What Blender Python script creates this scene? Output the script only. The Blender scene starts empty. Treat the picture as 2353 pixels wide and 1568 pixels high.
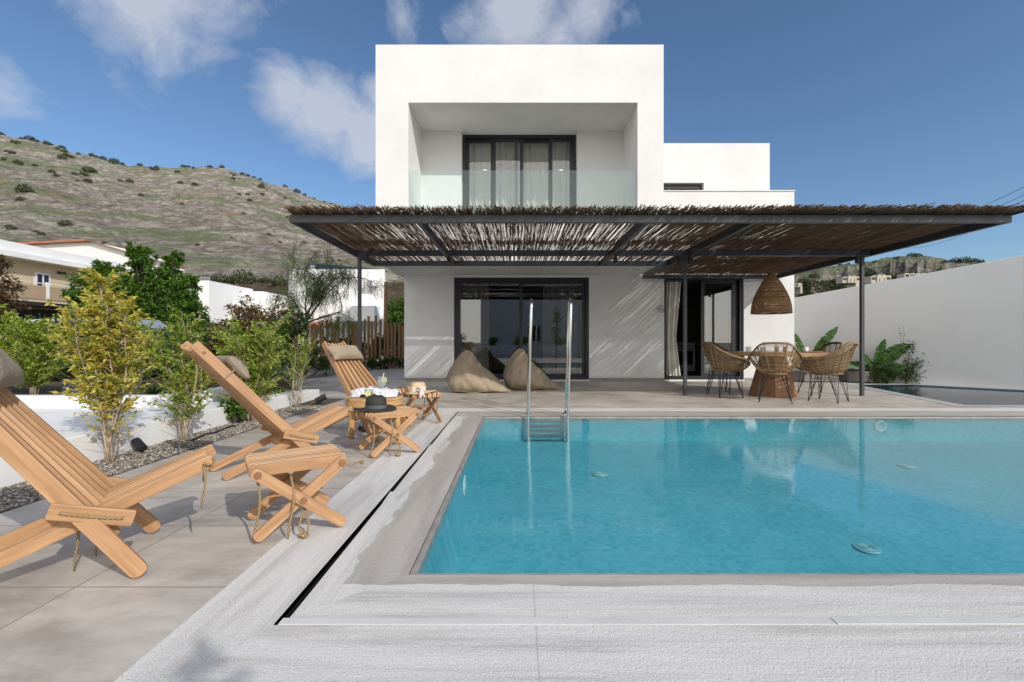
import bpy, math, random
from mathutils import Vector, Matrix, noise
random.seed(7)
R = math.radians
sc = bpy.context.scene
col = sc.collection
# ------------------------------------------------------------------ camera, sky, sun, exposure
F, H, CX, HY = 1070.0, 0.95, 1190.0, 785.0          # focal length in photo px, camera height, vanishing point
cam = bpy.data.cameras.new("camera")
co = bpy.data.objects.new("camera", cam); col.objects.link(co)
co.location = (0, 0, H); co.rotation_euler = (R(90), 0, 0)
cam.sensor_width = 36; cam.lens = 36 * F / 2353
cam.shift_x = -(CX - 1176.5) / 2353; cam.shift_y = (HY - 784) / 2353
cam.clip_start = 0.05; cam.clip_end = 6000
sc.camera = co
SUN_AZ, SUN_EL = 41.0, 31.5                          # sun behind the camera, to the right
sx, sy, sz = math.sin(R(SUN_AZ)) * math.cos(R(SUN_EL)), -math.cos(R(SUN_AZ)) * math.cos(R(SUN_EL)), math.sin(R(SUN_EL))
sl = bpy.data.lights.new("sun", 'SUN'); sl.energy = 2.75; sl.angle = R(0.5); sl.color = (1, .955, .90)
so = bpy.data.objects.new("sun", sl); col.objects.link(so)
so.rotation_euler = Vector((sx, sy, sz)).to_track_quat('Z', 'Y').to_euler()
so.location = (10, -10, 12)
w = bpy.data.worlds.new("World"); sc.world = w; w.use_nodes = True
nt = w.node_tree; nt.nodes.clear()
def wn(t, **k):
    n = nt.nodes.new(t)
    for a, b in k.items(): setattr(n, a, b)
    return n
sky = wn('ShaderNodeTexSky', sky_type='NISHITA', sun_disc=False, sun_elevation=R(SUN_EL),
         sun_rotation=math.atan2(sx, sy), altitude=50, air_density=1.0, dust_density=0.6, ozone_density=3.0)
bg = wn('ShaderNodeBackground'); bg.inputs[1].default_value = 0.12
out = wn('ShaderNodeOutputWorld')
tc = wn('ShaderNodeTexCoord')
def wmath(op, a, b=None, c=None, clamp=False):
    n = wn('ShaderNodeMath', operation=op, use_clamp=clamp)
    for i, v in enumerate((a, b, c)):
        if v is None: continue
        if isinstance(v, (int, float)): n.inputs[i].default_value = v
        else: nt.links.new(v, n.inputs[i])
    return n.outputs[0]
def cdir(px, py):
    return Vector(((px - CX) / F, 1, (HY - py) / F)).normalized()
# cloud banks: soft lobes around fixed sky directions, broken up with noise
nz = wn('ShaderNodeTexNoise'); nz.inputs['Scale'].default_value = 6.0; nz.inputs['Detail'].default_value = 12; nz.inputs['Roughness'].default_value = .66
nz.inputs['Distortion'].default_value = .35
mp = wn('ShaderNodeMapping'); mp.inputs['Scale'].default_value = (1, 1, 1.35)
nt.links.new(tc.outputs['Generated'], mp.inputs[0]); nt.links.new(mp.outputs[0], nz.inputs[0])
mask = None
for px, py, rad, st in ((660, 215, .14, .62), (745, 255, .17, .66), (840, 300, .16, .62), (590, 190, .09, .36), (870, 220, .12, .5), (1080, 40, .12, .42), (1180, 30, .20, .58), (1370, 25, .17, .50), (1280, 85, .13, .48),
                        (330, 15, .24, .60), (470, 50, .13, .42), (150, 40, .18, .36), (920, 40, .11, .40), (760, 20, .07, .25),
                        (0, 130, .24, .28), (400, -120, .3, .5), (1250, -150, .25, .45), (-500, 100, .4, .5),
                        (-1500, 250, .6, .5), (3300, 100, .3, .3)):
    d = wn('ShaderNodeVectorMath', operation='DISTANCE'); nt.links.new(tc.outputs['Generated'], d.inputs[0]); d.inputs[1].default_value = cdir(px, py)
    v = wmath('MULTIPLY', wmath('SUBTRACT', 1, wmath('DIVIDE', d.outputs['Value'], rad), clamp=True), st * 1.5)
    mask = v if mask is None else wmath('MAXIMUM', mask, v)
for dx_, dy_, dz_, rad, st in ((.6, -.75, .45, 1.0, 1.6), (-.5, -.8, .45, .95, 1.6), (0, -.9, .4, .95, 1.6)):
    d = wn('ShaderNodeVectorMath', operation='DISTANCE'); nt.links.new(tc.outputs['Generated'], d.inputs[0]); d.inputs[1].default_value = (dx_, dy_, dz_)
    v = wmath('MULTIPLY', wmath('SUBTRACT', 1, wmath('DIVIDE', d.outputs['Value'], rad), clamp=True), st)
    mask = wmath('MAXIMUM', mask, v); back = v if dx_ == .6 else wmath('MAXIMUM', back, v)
cl = wmath('MULTIPLY', wmath('SUBTRACT', wmath('ADD', nz.outputs[0], wmath('MULTIPLY', mask, .85)), .86), 3.1, clamp=True)
cl = wmath('MULTIPLY', wmath('MULTIPLY', cl, wmath('MINIMUM', wmath('MULTIPLY', mask, 5), 1)), .78)
tint = wn('ShaderNodeMix', data_type='RGBA', blend_type='MULTIPLY'); tint.inputs[0].default_value = 1
tint.inputs[7].default_value = (.86, .97, 1.04, 1)
nt.links.new(sky.outputs[0], tint.inputs[6])
mx = wn('ShaderNodeMix', data_type='RGBA'); nt.links.new(cl, mx.inputs[0]); nt.links.new(tint.outputs[2], mx.inputs[6])
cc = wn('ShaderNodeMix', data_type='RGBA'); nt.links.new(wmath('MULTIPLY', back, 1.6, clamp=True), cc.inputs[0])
cc.inputs[6].default_value = (4.9, 5.2, 5.9, 1); cc.inputs[7].default_value = (14.5, 13.8, 12.9, 1)   # cloud bank out of view behind the camera, brightened beyond sunlight as fill light
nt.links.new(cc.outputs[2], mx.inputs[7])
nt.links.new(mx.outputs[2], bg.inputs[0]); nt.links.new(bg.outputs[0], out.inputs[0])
sc.view_settings.view_transform = 'Standard'; sc.view_settings.look = 'None'; sc.view_settings.gamma = 1
sc.view_settings.exposure = 0.04
sc.cycles.max_bounces = 10; sc.cycles.transparent_max_bounces = 24; sc.cycles.diffuse_bounces = 5; sc.cycles.glossy_bounces = 4
sc.cycles.use_denoising = True
# ------------------------------------------------------------------ helpers
def G(px, py, z=0.0):
    """photo pixel -> world point lying on the horizontal plane at height z"""
    d = F * (H - z) / (py - HY)
    return Vector(((px - CX) * d / F, d, z))
def P(px, py, d):
    return Vector(((px - CX) * d / F, d, H + (HY - py) * d / F))
class MB:
    def __init__(s): s.v = []; s.f = []; s.uv = []
    def add(s, vs, fs, uvs=None):
        o = len(s.v); s.v += [tuple(v) for v in vs]
        s.f += [tuple(i + o for i in f) for f in fs]
        s.uv += uvs if uvs else [None] * len(fs)
        return s
    def box(s, c, d, rz=0, M=None):
        hx, hy, hz = d[0] / 2, d[1] / 2, d[2] / 2
        cs, sn = math.cos(rz), math.sin(rz)
        vs = []
        for x, y, z in ((-hx, -hy, -hz), (hx, -hy, -hz), (hx, hy, -hz), (-hx, hy, -hz), (-hx, -hy, hz), (hx, -hy, hz), (hx, hy, hz), (-hx, hy, hz)):
            p = Vector((c[0] + x * cs - y * sn, c[1] + x * sn + y * cs, c[2] + z))
            vs.append(M @ p if M else p)
        return s.add(vs, [(0, 3, 2, 1), (4, 5, 6, 7), (0, 1, 5, 4), (1, 2, 6, 5), (2, 3, 7, 6), (3, 0, 4, 7)])
    def bx(s, x0, x1, y0, y1, z0, z1):
        return s.box(((x0 + x1) / 2, (y0 + y1) / 2, (z0 + z1) / 2), (x1 - x0, y1 - y0, z1 - z0))
    def board(s, a, b, wd, th, side, rnd=0):
        """board from a to b; wd = depth across, th = thickness along 'side'; rnd rounds the ends; UV u runs along"""
        a, b = Vector(a), Vector(b); ax = b - a; L = ax.length; ax.normalize()
        sd = Vector(side); sd = (sd - ax * sd.dot(ax)).normalized(); up = ax.cross(sd)
        h = wd / 2
        if rnd:
            ra, rb = (rnd if isinstance(rnd, tuple) else (rnd, rnd)); ra, rb = min(ra, h * .98), min(rb, h * .98); pr = []
            for cx, cy, a0 in ((L - rb, h - rb, 0), (ra, h - ra, 90), (ra, -h + ra, 180), (L - rb, -h + rb, 270)):
                r = rb if a0 in (0, 270) else ra
                for k in range(4):
                    t = R(a0 + 30 * k); pr.append((cx + r * math.cos(t), cy + r * math.sin(t)))
        else: pr = [(L, -h), (L, h), (0, h), (0, -h)]
        n = len(pr); vs = []
        for q in (-th / 2, th / 2):
            for l, y in pr: vs.append(a + ax * l + up * y + sd * q)
        o = random.random() * 7
        fs = [tuple(range(n))[::-1], tuple(range(n, 2 * n))]
        uv = [[(pr[i][0] + o, pr[i][1] + o) for i in range(n)][::-1], [(pr[i][0] + o, pr[i][1] + o) for i in range(n)]]
        for i in range(n):
            j = (i + 1) % n
            fs.append((i, j, n + j, n + i))
            uv.append([(pr[i][0] + o, pr[i][1] + o), (pr[j][0] + o, pr[j][1] + o), (pr[j][0] + o, pr[j][1] + o + th), (pr[i][0] + o, pr[i][1] + o + th)])
        return s.add(vs, fs, uv)
    def tube(s, pts, r, n=6, cap=True):
        pts = [Vector(p) for p in pts]; m = len(pts)
        rs = r if isinstance(r, (list, tuple)) else [r] * m
        vs, fs, uv = [], [], []
        t0 = (pts[1] - pts[0]).normalized()
        u = t0.orthogonal().normalized(); L = 0
        ls = []
        for i, p in enumerate(pts):
            t = (pts[min(i + 1, m - 1)] - pts[max(i - 1, 0)])
            t = t.normalized() if t.length > 1e-9 else t0
            u = (u - t * u.dot(t)); u = u.normalized() if u.length > 1e-6 else t.orthogonal().normalized()
            vv = t.cross(u)
            if i: L += (p - pts[i - 1]).length
            ls.append(L)
            for k in range(n):
                a = 2 * math.pi * k / n
                vs.append(p + (u * math.cos(a) + vv * math.sin(a)) * rs[i])
        for i in range(m - 1):
            for k in range(n):
                k2 = (k + 1) % n
                fs.append((i * n + k, i * n + k2, (i + 1) * n + k2, (i + 1) * n + k))
                uv.append([(ls[i], k / n), (ls[i], (k + 1) / n), (ls[i + 1], (k + 1) / n), (ls[i + 1], k / n)])
        if cap and n > 2:
            fs.append(tuple(range(n))[::-1]); fs.append(tuple(range((m - 1) * n, m * n))); uv += [None, None]
        return s.add(vs, fs, uv)
    def lathe(s, prof, c=(0, 0, 0), n=24, closed=False, sc_=(1, 1), jit=None):
        vs, fs = [], []
        for i, (r, z) in enumerate(prof):
            for k in range(n):
                a = 2 * math.pi * k / n
                j = jit(a, i) if jit else (0, 0)
                vs.append((c[0] + (r + j[0]) * math.cos(a) * sc_[0], c[1] + (r + j[0]) * math.sin(a) * sc_[1], c[2] + z + j[1]))
        m = len(prof)
        for i in range(m - 1):
            for k in range(n):
                k2 = (k + 1) % n; fs.append((i * n + k, i * n + k2, (i + 1) * n + k2, (i + 1) * n + k))
        if prof[0][0] > 1e-5 and not closed: fs.append(tuple(range(n))[::-1])
        if prof[-1][0] > 1e-5 and not closed: fs.append(tuple(range((m - 1) * n, m * n)))
        return s.add(vs, fs)
    def prism(s, poly, z0, z1):
        n = len(poly)
        a = sum(poly[i][0] * poly[(i + 1) % n][1] - poly[(i + 1) % n][0] * poly[i][1] for i in range(n))
        if a < 0: poly = poly[::-1]
        vs = [(x, y, z0) for x, y in poly] + [(x, y, z1) for x, y in poly]
        fs = [tuple(range(n))[::-1], tuple(range(n, 2 * n))] + [(i, (i + 1) % n, n + (i + 1) % n, n + i) for i in range(n)]
        return s.add(vs, fs)
    def rect(s, x0, x1, y0, y1, z):
        return s.add([(x0, y0, z), (x1, y0, z), (x1, y1, z), (x0, y1, z)], [(0, 1, 2, 3)])
    def grid(s, fn, nu, nv, close_u=False):
        vs = [fn(i / nu, j / nv) for j in range(nv + 1) for i in range(nu + (0 if close_u else 1))]
        W = nu + (0 if close_u else 1); fs = []
        for j in range(nv):
            for i in range(nu):
                i2 = (i + 1) % W
                fs.append((j * W + i, j * W + i2, (j + 1) * W + i2, (j + 1) * W + i))
        return s.add(vs, fs)
    def leaf(s, p, d, n, L, Wd, fold=.25):
        d = Vector(d).normalized(); n = Vector(n); n = (n - d * n.dot(d))
        n = n.normalized() if n.length > 1e-5 else d.orthogonal().normalized(); b = d.cross(n); p = Vector(p)
        return s.add([p, p + d * L * .45 + b * Wd * .5 + n * Wd * fold, p + d * L - n * L * .12, p + d * L * .45 - b * Wd * .5 + n * Wd * fold],
                     [(0, 1, 2), (0, 2, 3)])
    def build(s, name, mat, parent=None, smooth=False, bevel=0, world=False, sub=0):
        me = bpy.data.meshes.new(name)
        vs = s.v
        if world and parent is not None:
            l = parent.location
            if parent.parent: l = l + parent.parent.location
            vs = [(v[0] - l[0], v[1] - l[1], v[2] - l[2]) for v in vs]
        me.from_pydata(vs, [], s.f)
        if any(u for u in s.uv):
            ul = me.uv_layers.new(name="UVMap"); dat = []
            for f, u in zip(s.f, s.uv):
                for k in range(len(f)): dat += list(u[k]) if u else [0.0, 0.0]
            ul.data.foreach_set('uv', dat)
        me.materials.append(mat); me.update()
        if smooth: me.polygons.foreach_set('use_smooth', [True] * len(me.polygons))
        o = bpy.data.objects.new(name, me); col.objects.link(o)
        if parent is not None: o.parent = parent
        if bevel:
            b = o.modifiers.new('bevel', 'BEVEL'); b.width = bevel; b.segments = 2; b.limit_method = 'ANGLE'; b.angle_limit = R(40)
        if sub:
            b = o.modifiers.new('sub', 'SUBSURF'); b.levels = sub; b.render_levels = sub
        return o
def tag(o, label=None, cat=None, group=None, kind=None):
    if label: o['label'] = label
    if cat: o['category'] = cat
    if group: o['group'] = group
    if kind: o['kind'] = kind
    return o
def thing(name, label, cat, loc=(0, 0, 0), rz=0, group=None):
    o = bpy.data.objects.new(name, None); col.objects.link(o)
    o.location = loc; o.rotation_euler = (0, 0, rz); o.empty_display_size = .1
    return tag(o, label, cat, group)
def copy_tree(o, parent=None):
    c = o.copy(); col.objects.link(c); c.parent = parent
    for ch in list(o.children): copy_tree(ch, c)
    return c
def struct(name, mb, mat, smooth=False):
    return tag(mb.build(name, mat, smooth=smooth), kind='structure')
rnd = random.uniform
class Multi:
    """several separate pieces of one kind, each linked as a part of its own"""
    def __init__(s): s.l = []
    def new(s): s.l.append(MB()); return s.l[-1]
    def build(s, *a, **k): return [m.build(*a, **k) for m in s.l]
def rvec(): return Vector((random.gauss(0, 1), random.gauss(0, 1), random.gauss(0, 1))).normalized()
# ------------------------------------------------------------------ materials
class NM:
    def __init__(s, name):
        s.m = bpy.data.materials.new(name); s.m.use_nodes = True; s.t = s.m.node_tree; s.t.nodes.clear()
        s.o = s.n('ShaderNodeOutputMaterial')
    def n(s, t, **k):
        x = s.t.nodes.new(t)
        for a, b in k.items(): setattr(x, a, b)
        return x
    def l(s, a, b): s.t.links.new(a, b)
    def put(s, sock, v):
        if v is None: return
        if isinstance(v, (int, float)): sock.default_value = v
        elif isinstance(v, (tuple, list)): sock.default_value = tuple(v) + ((1,) if len(v) == 3 and len(sock.default_value) == 4 else ())
        else: s.l(v, sock)
    def math(s, op, a, b=None, c=None, clamp=False):
        x = s.n('ShaderNodeMath', operation=op, use_clamp=clamp)
        for i, v in enumerate((a, b, c)): s.put(x.inputs[i], v)
        return x.outputs[0]
    def coord(s, which='Object', scale=(1, 1, 1), loc=(0, 0, 0), rot=(0, 0, 0)):
        c = s.n('ShaderNodeTexCoord'); m = s.n('ShaderNodeMapping')
        s.l(c.outputs[which], m.inputs[0]); m.inputs['Scale'].default_value = scale; m.inputs['Location'].default_value = loc; m.inputs['Rotation'].default_value = rot
        return m.outputs[0]
    def noise(s, vec, scale, detail=4, rough=.5, dist=0):
        x = s.n('ShaderNodeTexNoise'); s.l(vec, x.inputs[0])
        x.inputs['Scale'].default_value = scale; x.inputs['Detail'].default_value = detail; x.inputs['Roughness'].default_value = rough; x.inputs['Distortion'].default_value = dist
        return x.outputs[0]
    def ramp(s, fac, stops):
        x = s.n('ShaderNodeValToRGB'); s.put(x.inputs[0], fac); e = x.color_ramp.elements
        while len(e) < len(stops): e.new(.5)
        for i, (p, c) in enumerate(stops):
            e[i].position = p; e[i].color = tuple(c) + (1,) if len(c) == 3 else c
        return x.outputs[0]
    def mix(s, fac, a, b, bt='MIX'):
        x = s.n('ShaderNodeMix', data_type='RGBA', blend_type=bt)
        s.put(x.inputs[0], fac); s.put(x.inputs[6], a); s.put(x.inputs[7], b)
        return x.outputs[2]
    def bump(s, h, st=.3, dist=.01, normal=None):
        x = s.n('ShaderNodeBump'); s.put(x.inputs['Height'], h); x.inputs['Strength'].default_value = st; x.inputs['Distance'].default_value = dist
        if normal: s.l(normal, x.inputs['Normal'])
        return x.outputs[0]
    def bsdf(s, color, rough=.6, normal=None, metal=0, spec=.5, trans=0, sub=0, **k):
        x = s.n('ShaderNodeBsdfPrincipled'); s.put(x.inputs['Base Color'], color); s.put(x.inputs['Roughness'], rough)
        x.inputs['Metallic'].default_value = metal; s.put(x.inputs['Specular IOR Level'], spec)
        if normal: s.l(normal, x.inputs['Normal'])
        for a, b in k.items(): s.put(x.inputs[a], b)
        s.l(x.outputs[0], s.o.inputs[0]); return x
    def fres(s, ior, nrm=None):
        # two-sided Schlick reflectance, so light passes a thin sheet the same way from either side
        g_ = s.n('ShaderNodeNewGeometry'); d = s.n('ShaderNodeVectorMath', operation='DOT_PRODUCT')
        s.l(g_.outputs['Incoming'], d.inputs[0]); s.l(nrm if nrm else g_.outputs['Normal'], d.inputs[1])
        f0 = ((ior - 1) / (ior + 1)) ** 2; c_ = s.math('ABSOLUTE', d.outputs['Value'])
        return s.math('ADD', s.math('MULTIPLY', s.math('POWER', s.math('SUBTRACT', 1, c_, clamp=True), 5), 1 - f0), f0, clamp=True)
    def island(s):
        return s.n('ShaderNodeNewGeometry').outputs['Random Per Island']
def simple(name, color, rough=.6, metal=0, nscale=0, namt=.15, bst=0, bscale=40, bdist=.005, spec=.5, cs=(1, 1, 1)):
    a = NM(name); c = color; v = a.coord(scale=cs)
    if nscale:
        f = a.noise(v, nscale, 5)
        c = a.ramp(f, [(.3, [x * (1 - namt) for x in color]), (.7, [min(1, x * (1 + namt)) for x in color])])
    nrm = a.bump(a.noise(v, bscale, 4), bst, bdist) if bst else None
    a.bsdf(c, rough, nrm, metal, spec); return a.m
def leafmat(name, stops, trans=.35, rough=.45):
    a = NM(name); c = a.ramp(a.island(), stops)
    pb = a.bsdf(c, rough, spec=.35)
    tr = a.n('ShaderNodeBsdfTranslucent'); a.l(a.mix(1, c, (1.25, 1.2, .5), 'MULTIPLY'), tr.inputs[0])
    mxs = a.n('ShaderNodeMixShader'); mxs.inputs[0].default_value = trans
    a.l(pb.outputs[0], mxs.inputs[1]); a.l(tr.outputs[0], mxs.inputs[2]); a.l(mxs.outputs[0], a.o.inputs[0]); return a.m
def glassmat(name, tint=(1, 1, 1), ior=1.5, rough=0.0, boost=0.0, milky=0, haze=(.74, .75, .74)):
    a = NM(name); fr = a.fres(ior)
    t = a.n('ShaderNodeBsdfTransparent'); t.inputs[0].default_value = tuple(tint) + (1,)
    g = a.n('ShaderNodeBsdfGlossy'); g.inputs['Roughness'].default_value = rough
    m = a.n('ShaderNodeMixShader'); a.l(a.math('ADD', fr, boost, clamp=True), m.inputs[0])
    base = t.outputs[0]
    if milky:
        d = a.n('ShaderNodeBsdfDiffuse'); d.inputs[0].default_value = tuple(haze) + (1,)
        m2 = a.n('ShaderNodeMixShader'); m2.inputs[0].default_value = milky; a.l(base, m2.inputs[1]); a.l(d.outputs[0], m2.inputs[2]); base = m2.outputs[0]
    a.l(base, m.inputs[1]); a.l(g.outputs[0], m.inputs[2]); a.l(m.outputs[0], a.o.inputs[0]); return a.m
M = {}
# white render on the walls
a = NM('white_plaster'); v = a.coord()
c = a.ramp(a.noise(v, .9, 8, .65), [(.35, (.68, .672, .66)), (.65, (.755, .75, .74))])
st = a.noise(a.coord(scale=(3.0, 3.0, .22)), 2.0, 6, .65); c = a.mix(a.ramp(st, [(.60, (0, 0, 0)), (.80, (.09, .09, .09))]), c, (.50, .47, .42))
a.bsdf(c, .85, a.bump(a.noise(v, 45, 5, .6), .2, .004, a.bump(a.noise(v, 2.2, 4), .22, .03)), spec=.2); M['plaster'] = a.m
a = NM('garden_wall_plaster'); v = a.coord()  # off-white plaster for the garden wall, tone varying at random
c = a.ramp(a.noise(v, .5, 6, .6), [(.3, (.68, .675, .66)), (.7, (.75, .745, .735))])
a.bsdf(c, .85, a.bump(a.noise(v, 30, 5, .6), .25, .006, a.bump(a.noise(v, 1.2, 3), .2, .05)), spec=.2); M['plaster2'] = a.m
M['cream'] = simple('cream_render', (.62, .50, .33), .85, nscale=2, namt=.06)
M['farwhite'] = simple('whitewash', (.80, .80, .78), .9, nscale=1, namt=.05)
M['planter'] = simple('planter_white', (.80, .80, .79), .8, nscale=3, namt=.05, bst=.15, bscale=60)
# terrace tiles: 1.2 x 0.6 m slabs with thin joints
a = NM('porcelain_paving'); v = a.coord(loc=(1.71 + 12, -1.802 + 12, 0))
br = a.n('ShaderNodeTexBrick', offset=0.0, squash=1.0); a.l(v, br.inputs[0])
br.inputs['Scale'].default_value = 1; br.inputs['Brick Width'].default_value = 1.2; br.inputs['Row Height'].default_value = .6
br.inputs['Mortar Size'].default_value = .0042; br.inputs['Mortar Smooth'].default_value = .3; br.inputs['Bias'].default_value = 0
br.inputs['Color1'].default_value = (.0, .0, .0, 1); br.inputs['Color2'].default_value = (1, 1, 1, 1); br.inputs['Mortar'].default_value = (.5, .5, .5, 1)
n1 = a.noise(v, 1.6, 9, .66, .9); n2 = a.noise(a.coord(scale=(1, 3, 1)), 3.2, 7, .65)
base = a.ramp(a.math('ADD', a.math('MULTIPLY', n1, .6), a.math('MULTIPLY', n2, .4)), [(.40, (.36, .315, .265)), (.5, (.49, .44, .38)), (.60, (.60, .55, .48))])
base = a.mix(.10, base, br.outputs[0])
base = a.mix(a.math('MULTIPLY', a.noise(v, 160, 3, .7), .10), base, (.22, .2, .18))
base = a.mix(br.outputs['Fac'], base, (.28, .25, .22))
a.bsdf(base, a.math('ADD', a.math('MULTIPLY', n1, .18), .40), a.bump(a.math('SUBTRACT', a.math('MULTIPLY', a.noise(v, 90, 4), .12), br.outputs['Fac']), .35, .003), spec=.35); M['paving'] = a.m
# bush-hammered marble coping; 'wet' gives the splashed band at the pool edge
def marble(name, axis, wet):
    a = NM(name); st = (.55, 7, 1) if axis == 'x' else (7, .55, 1)
    v = a.coord(); vs = a.coord(scale=st)
    vein = a.noise(vs, 1.6, 7, .6, .35)
    c = a.ramp(vein, [(.34, (.42, .395, .36)), (.45, (.61, .585, .545)), (.55, (.72, .695, .655)), (.75, (.78, .76, .725))])
    fine = a.noise(a.coord(scale=(.9, 34, 1) if axis == 'x' else (34, .9, 1)), 2.2, 5, .6); c = a.mix(.15, c, a.ramp(fine, [(.40, (.38, .36, .33)), (.58, (.86, .84, .80))]))
    g = a.noise(v, 190, 3, .75)
    c = a.mix(.40, c, a.ramp(g, [(.38, (.34, .325, .31)), (.60, (.90, .89, .87))]))
    jx = a.n('ShaderNodeSeparateXYZ'); a.l(v, jx.inputs[0])
    X, Y = jx.outputs[0], jx.outputs[1]
    jc = X if axis == 'x' else Y
    jf = a.math('FRACT', a.math('DIVIDE', a.math('ADD', jc, 20 - 1.06 if axis == 'x' else 20.45), 2.0))
    jl = a.math('LESS_THAN', a.math('ABSOLUTE', a.math('SUBTRACT', jf, .5)), .0012)
    c = a.mix(a.math('MULTIPLY', jl, .5), c, (.35, .34, .33))
    rough = .72; 
    if wet:
        dx = a.math('MAXIMUM', a.math('SUBTRACT', -.42, X), 0)
        dy = a.math('MAXIMUM', a.math('SUBTRACT', 1.92, Y), 0)
        dyb = a.math('MAXIMUM', a.math('SUBTRACT', Y, 5.91), 0)
        nn = a.math('MULTIPLY', a.math('SUBTRACT', a.noise(v, 2.3, 8, .62, .3), .5), .26)
        nn2 = a.math('MULTIPLY', a.math('SUBTRACT', a.noise(v, 2.1, 8, .62), .5), .10)
        w1 = a.math('LESS_THAN', a.math('ADD', dx, nn), .255)
        w1 = a.math('MULTIPLY', w1, a.math('LESS_THAN', a.math('ADD', dy, nn2), .105))
        w2 = a.math('MULTIPLY', a.math('LESS_THAN', a.math('ADD', dy, nn2), .105), w1)
        g3 = a.math('GREATER_THAN', dyb, .0005)
        wt = a.math('MAXIMUM', w1, g3)
        wc = a.ramp(a.noise(vs, 1.3, 6, .6), [(.32, (.33, .295, .255)), (.5, (.44, .405, .36)), (.68, (.54, .50, .45))])
        c = a.mix(a.math('MULTIPLY', wt, .82), c, wc)
        rough = a.math('SUBTRACT', .72, a.math('MULTIPLY', wt, .36))
    h = a.math('ADD', a.noise(v, 110, 4, .7), a.math('MULTIPLY', a.noise(v, 28, 3), .6))
    a.bsdf(c, rough, a.bump(h, .55, .006), spec=.35); return a.m
M['marble_x'] = marble('coping_marble_lengthwise', 'x', False); M['marble_y'] = marble('coping_marble_across', 'y', False)
M['marble_xw'] = marble('coping_marble_splashed_x', 'x', True); M['marble_yw'] = marble('coping_marble_splashed_y', 'y', True)
M['lip'] = simple('pool_lip_stone', (.33, .30, .27), .4, nscale=9, namt=.2)
M['strip'] = simple('polished_marble_strip', (.64, .635, .62), .45, nscale=4, namt=.08)
M['slot'] = simple('drain_dark', (.02, .02, .02), .6)
# pool mosaic
a = NM('pool_mosaic'); v = a.coord()
br = a.n('ShaderNodeTexBrick', offset=0.0); 
sx_ = a.n('ShaderNodeSeparateXYZ'); a.l(v, sx_.inputs[0]); cb = a.n('ShaderNodeCombineXYZ')
a.l(sx_.outputs[0], cb.inputs[0]); a.l(a.math('ADD', sx_.outputs[1], a.math('MULTIPLY', sx_.outputs[2], 1.0)), cb.inputs[1]); a.l(cb.outputs[0], br.inputs[0])
br.inputs['Scale'].default_value = 1; br.inputs['Brick Width'].default_value = .04; br.inputs['Row Height'].default_value = .04; br.inputs['Mortar Size'].default_value = .0025
br.inputs['Color1'].default_value = (.09, .385, .44, 1); br.inputs['Color2'].default_value = (.185, .54, .585, 1); br.inputs['Mortar'].default_value = (.13, .45, .51, 1)
c = a.mix(.4, br.outputs[0], a.ramp(a.noise(v, 1.3, 6, .6), [(.35, (.10, .38, .43)), (.65, (.20, .53, .56))]))
a.bsdf(c, .6, spec=.1); M['mosaic'] = a.m
def water(name, tint, s1, s2):
    a = NM(name); v = a.coord(scale=(1, 1, 1))
    vn = a.coord(scale=(1, .55, 1))
    h = a.math('ADD', a.noise(vn, 3.2, 3, .5, .6), a.math('MULTIPLY', a.noise(vn, 22, 4, .65, .8), .30))
    nrm = a.bump(h, s1, s2)
    fr = a.fres(1.333, nrm)
    t = a.n('ShaderNodeBsdfTransparent'); t.inputs[0].default_value = tuple(tint) + (1,)
    g = a.n('ShaderNodeBsdfGlossy'); g.inputs['Roughness'].default_value = 0.0; a.l(nrm, g.inputs['Normal'])
    m = a.n('ShaderNodeMixShader'); a.l(fr, m.inputs[0]); a.l(t.outputs[0], m.inputs[1]); a.l(g.outputs[0], m.inputs[2]); a.l(m.outputs[0], a.o.inputs[0]); return a.m
M['water'] = water('pool_water', (.72, .885, .94), .20, .008)
M['water2'] = water('garden_pool_water', (.50, .66, .72), .15, .006)
M['basin2'] = simple('dark_basin', (.08, .15, .19), .7)
# metals, glass, wood
M['beam'] = simple('anthracite_steel', (.045, .046, .05), .45, nscale=6, namt=.12)
M['frame'] = simple('black_aluminium', (.016, .018, .023), .35)
M['steel'] = simple('polished_steel', (.72, .72, .70), .12, metal=1)
M['wire'] = simple('black_rod', (.015, .015, .015), .4)
M['glass'] = glassmat('window_glass', (.92, .94, .93), boost=.06)
M['glass_dark'] = glassmat('terrace_door_glass', (.66, .68, .68), boost=.13)
M['glass_rail'] = glassmat('balustrade_glass', (.91, .96, .955), ior=1.45, boost=.0, milky=.022, haze=(.6, .8, .77))
M['drink'] = glassmat('drinking_glass', (.93, .95, .95), boost=.04, milky=.10)
def wood(name, c0, c1, c2, rough=.5, sc_=(1, 1)):
    a = NM(name); v = a.coord('UV', scale=(1.2 * sc_[0], 15 * sc_[1], 1))
    g = a.noise(v, 2.2, 6, .6, .6); i = a.island()
    c = a.ramp(a.math('ADD', a.math('MULTIPLY', g, .75), a.math('MULTIPLY', i, .36)), [(.30, c0), (.52, c1), (.8, c2)])
    k = a.noise(a.coord('UV', scale=(3.5, 9, 1)), 2.3, 3); c = a.mix(a.math('MULTIPLY', a.math('GREATER_THAN', k, .72), .35), c, [x * .55 for x in c0])
    a.bsdf(c, rough, a.bump(g, .15, .002), spec=.4); return a.m
M['chairwood'] = wood('oiled_birch', (.38, .21, .10), (.55, .325, .165), (.68, .44, .25))
M['tablewood'] = wood('teak', (.26, .14, .065), (.40, .235, .115), (.50, .31, .16))
M['pedestalwood'] = wood('dark_teak', (.15, .07, .03), (.25, .125, .055), (.34, .18, .08))
M['acacia'] = wood('acacia', (.36, .19, .06), (.52, .30, .12), (.62, .38, .17))
M['stake'] = wood('weathered_stake', (.13, .075, .035), (.22, .13, .06), (.30, .19, .09), .8)
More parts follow.
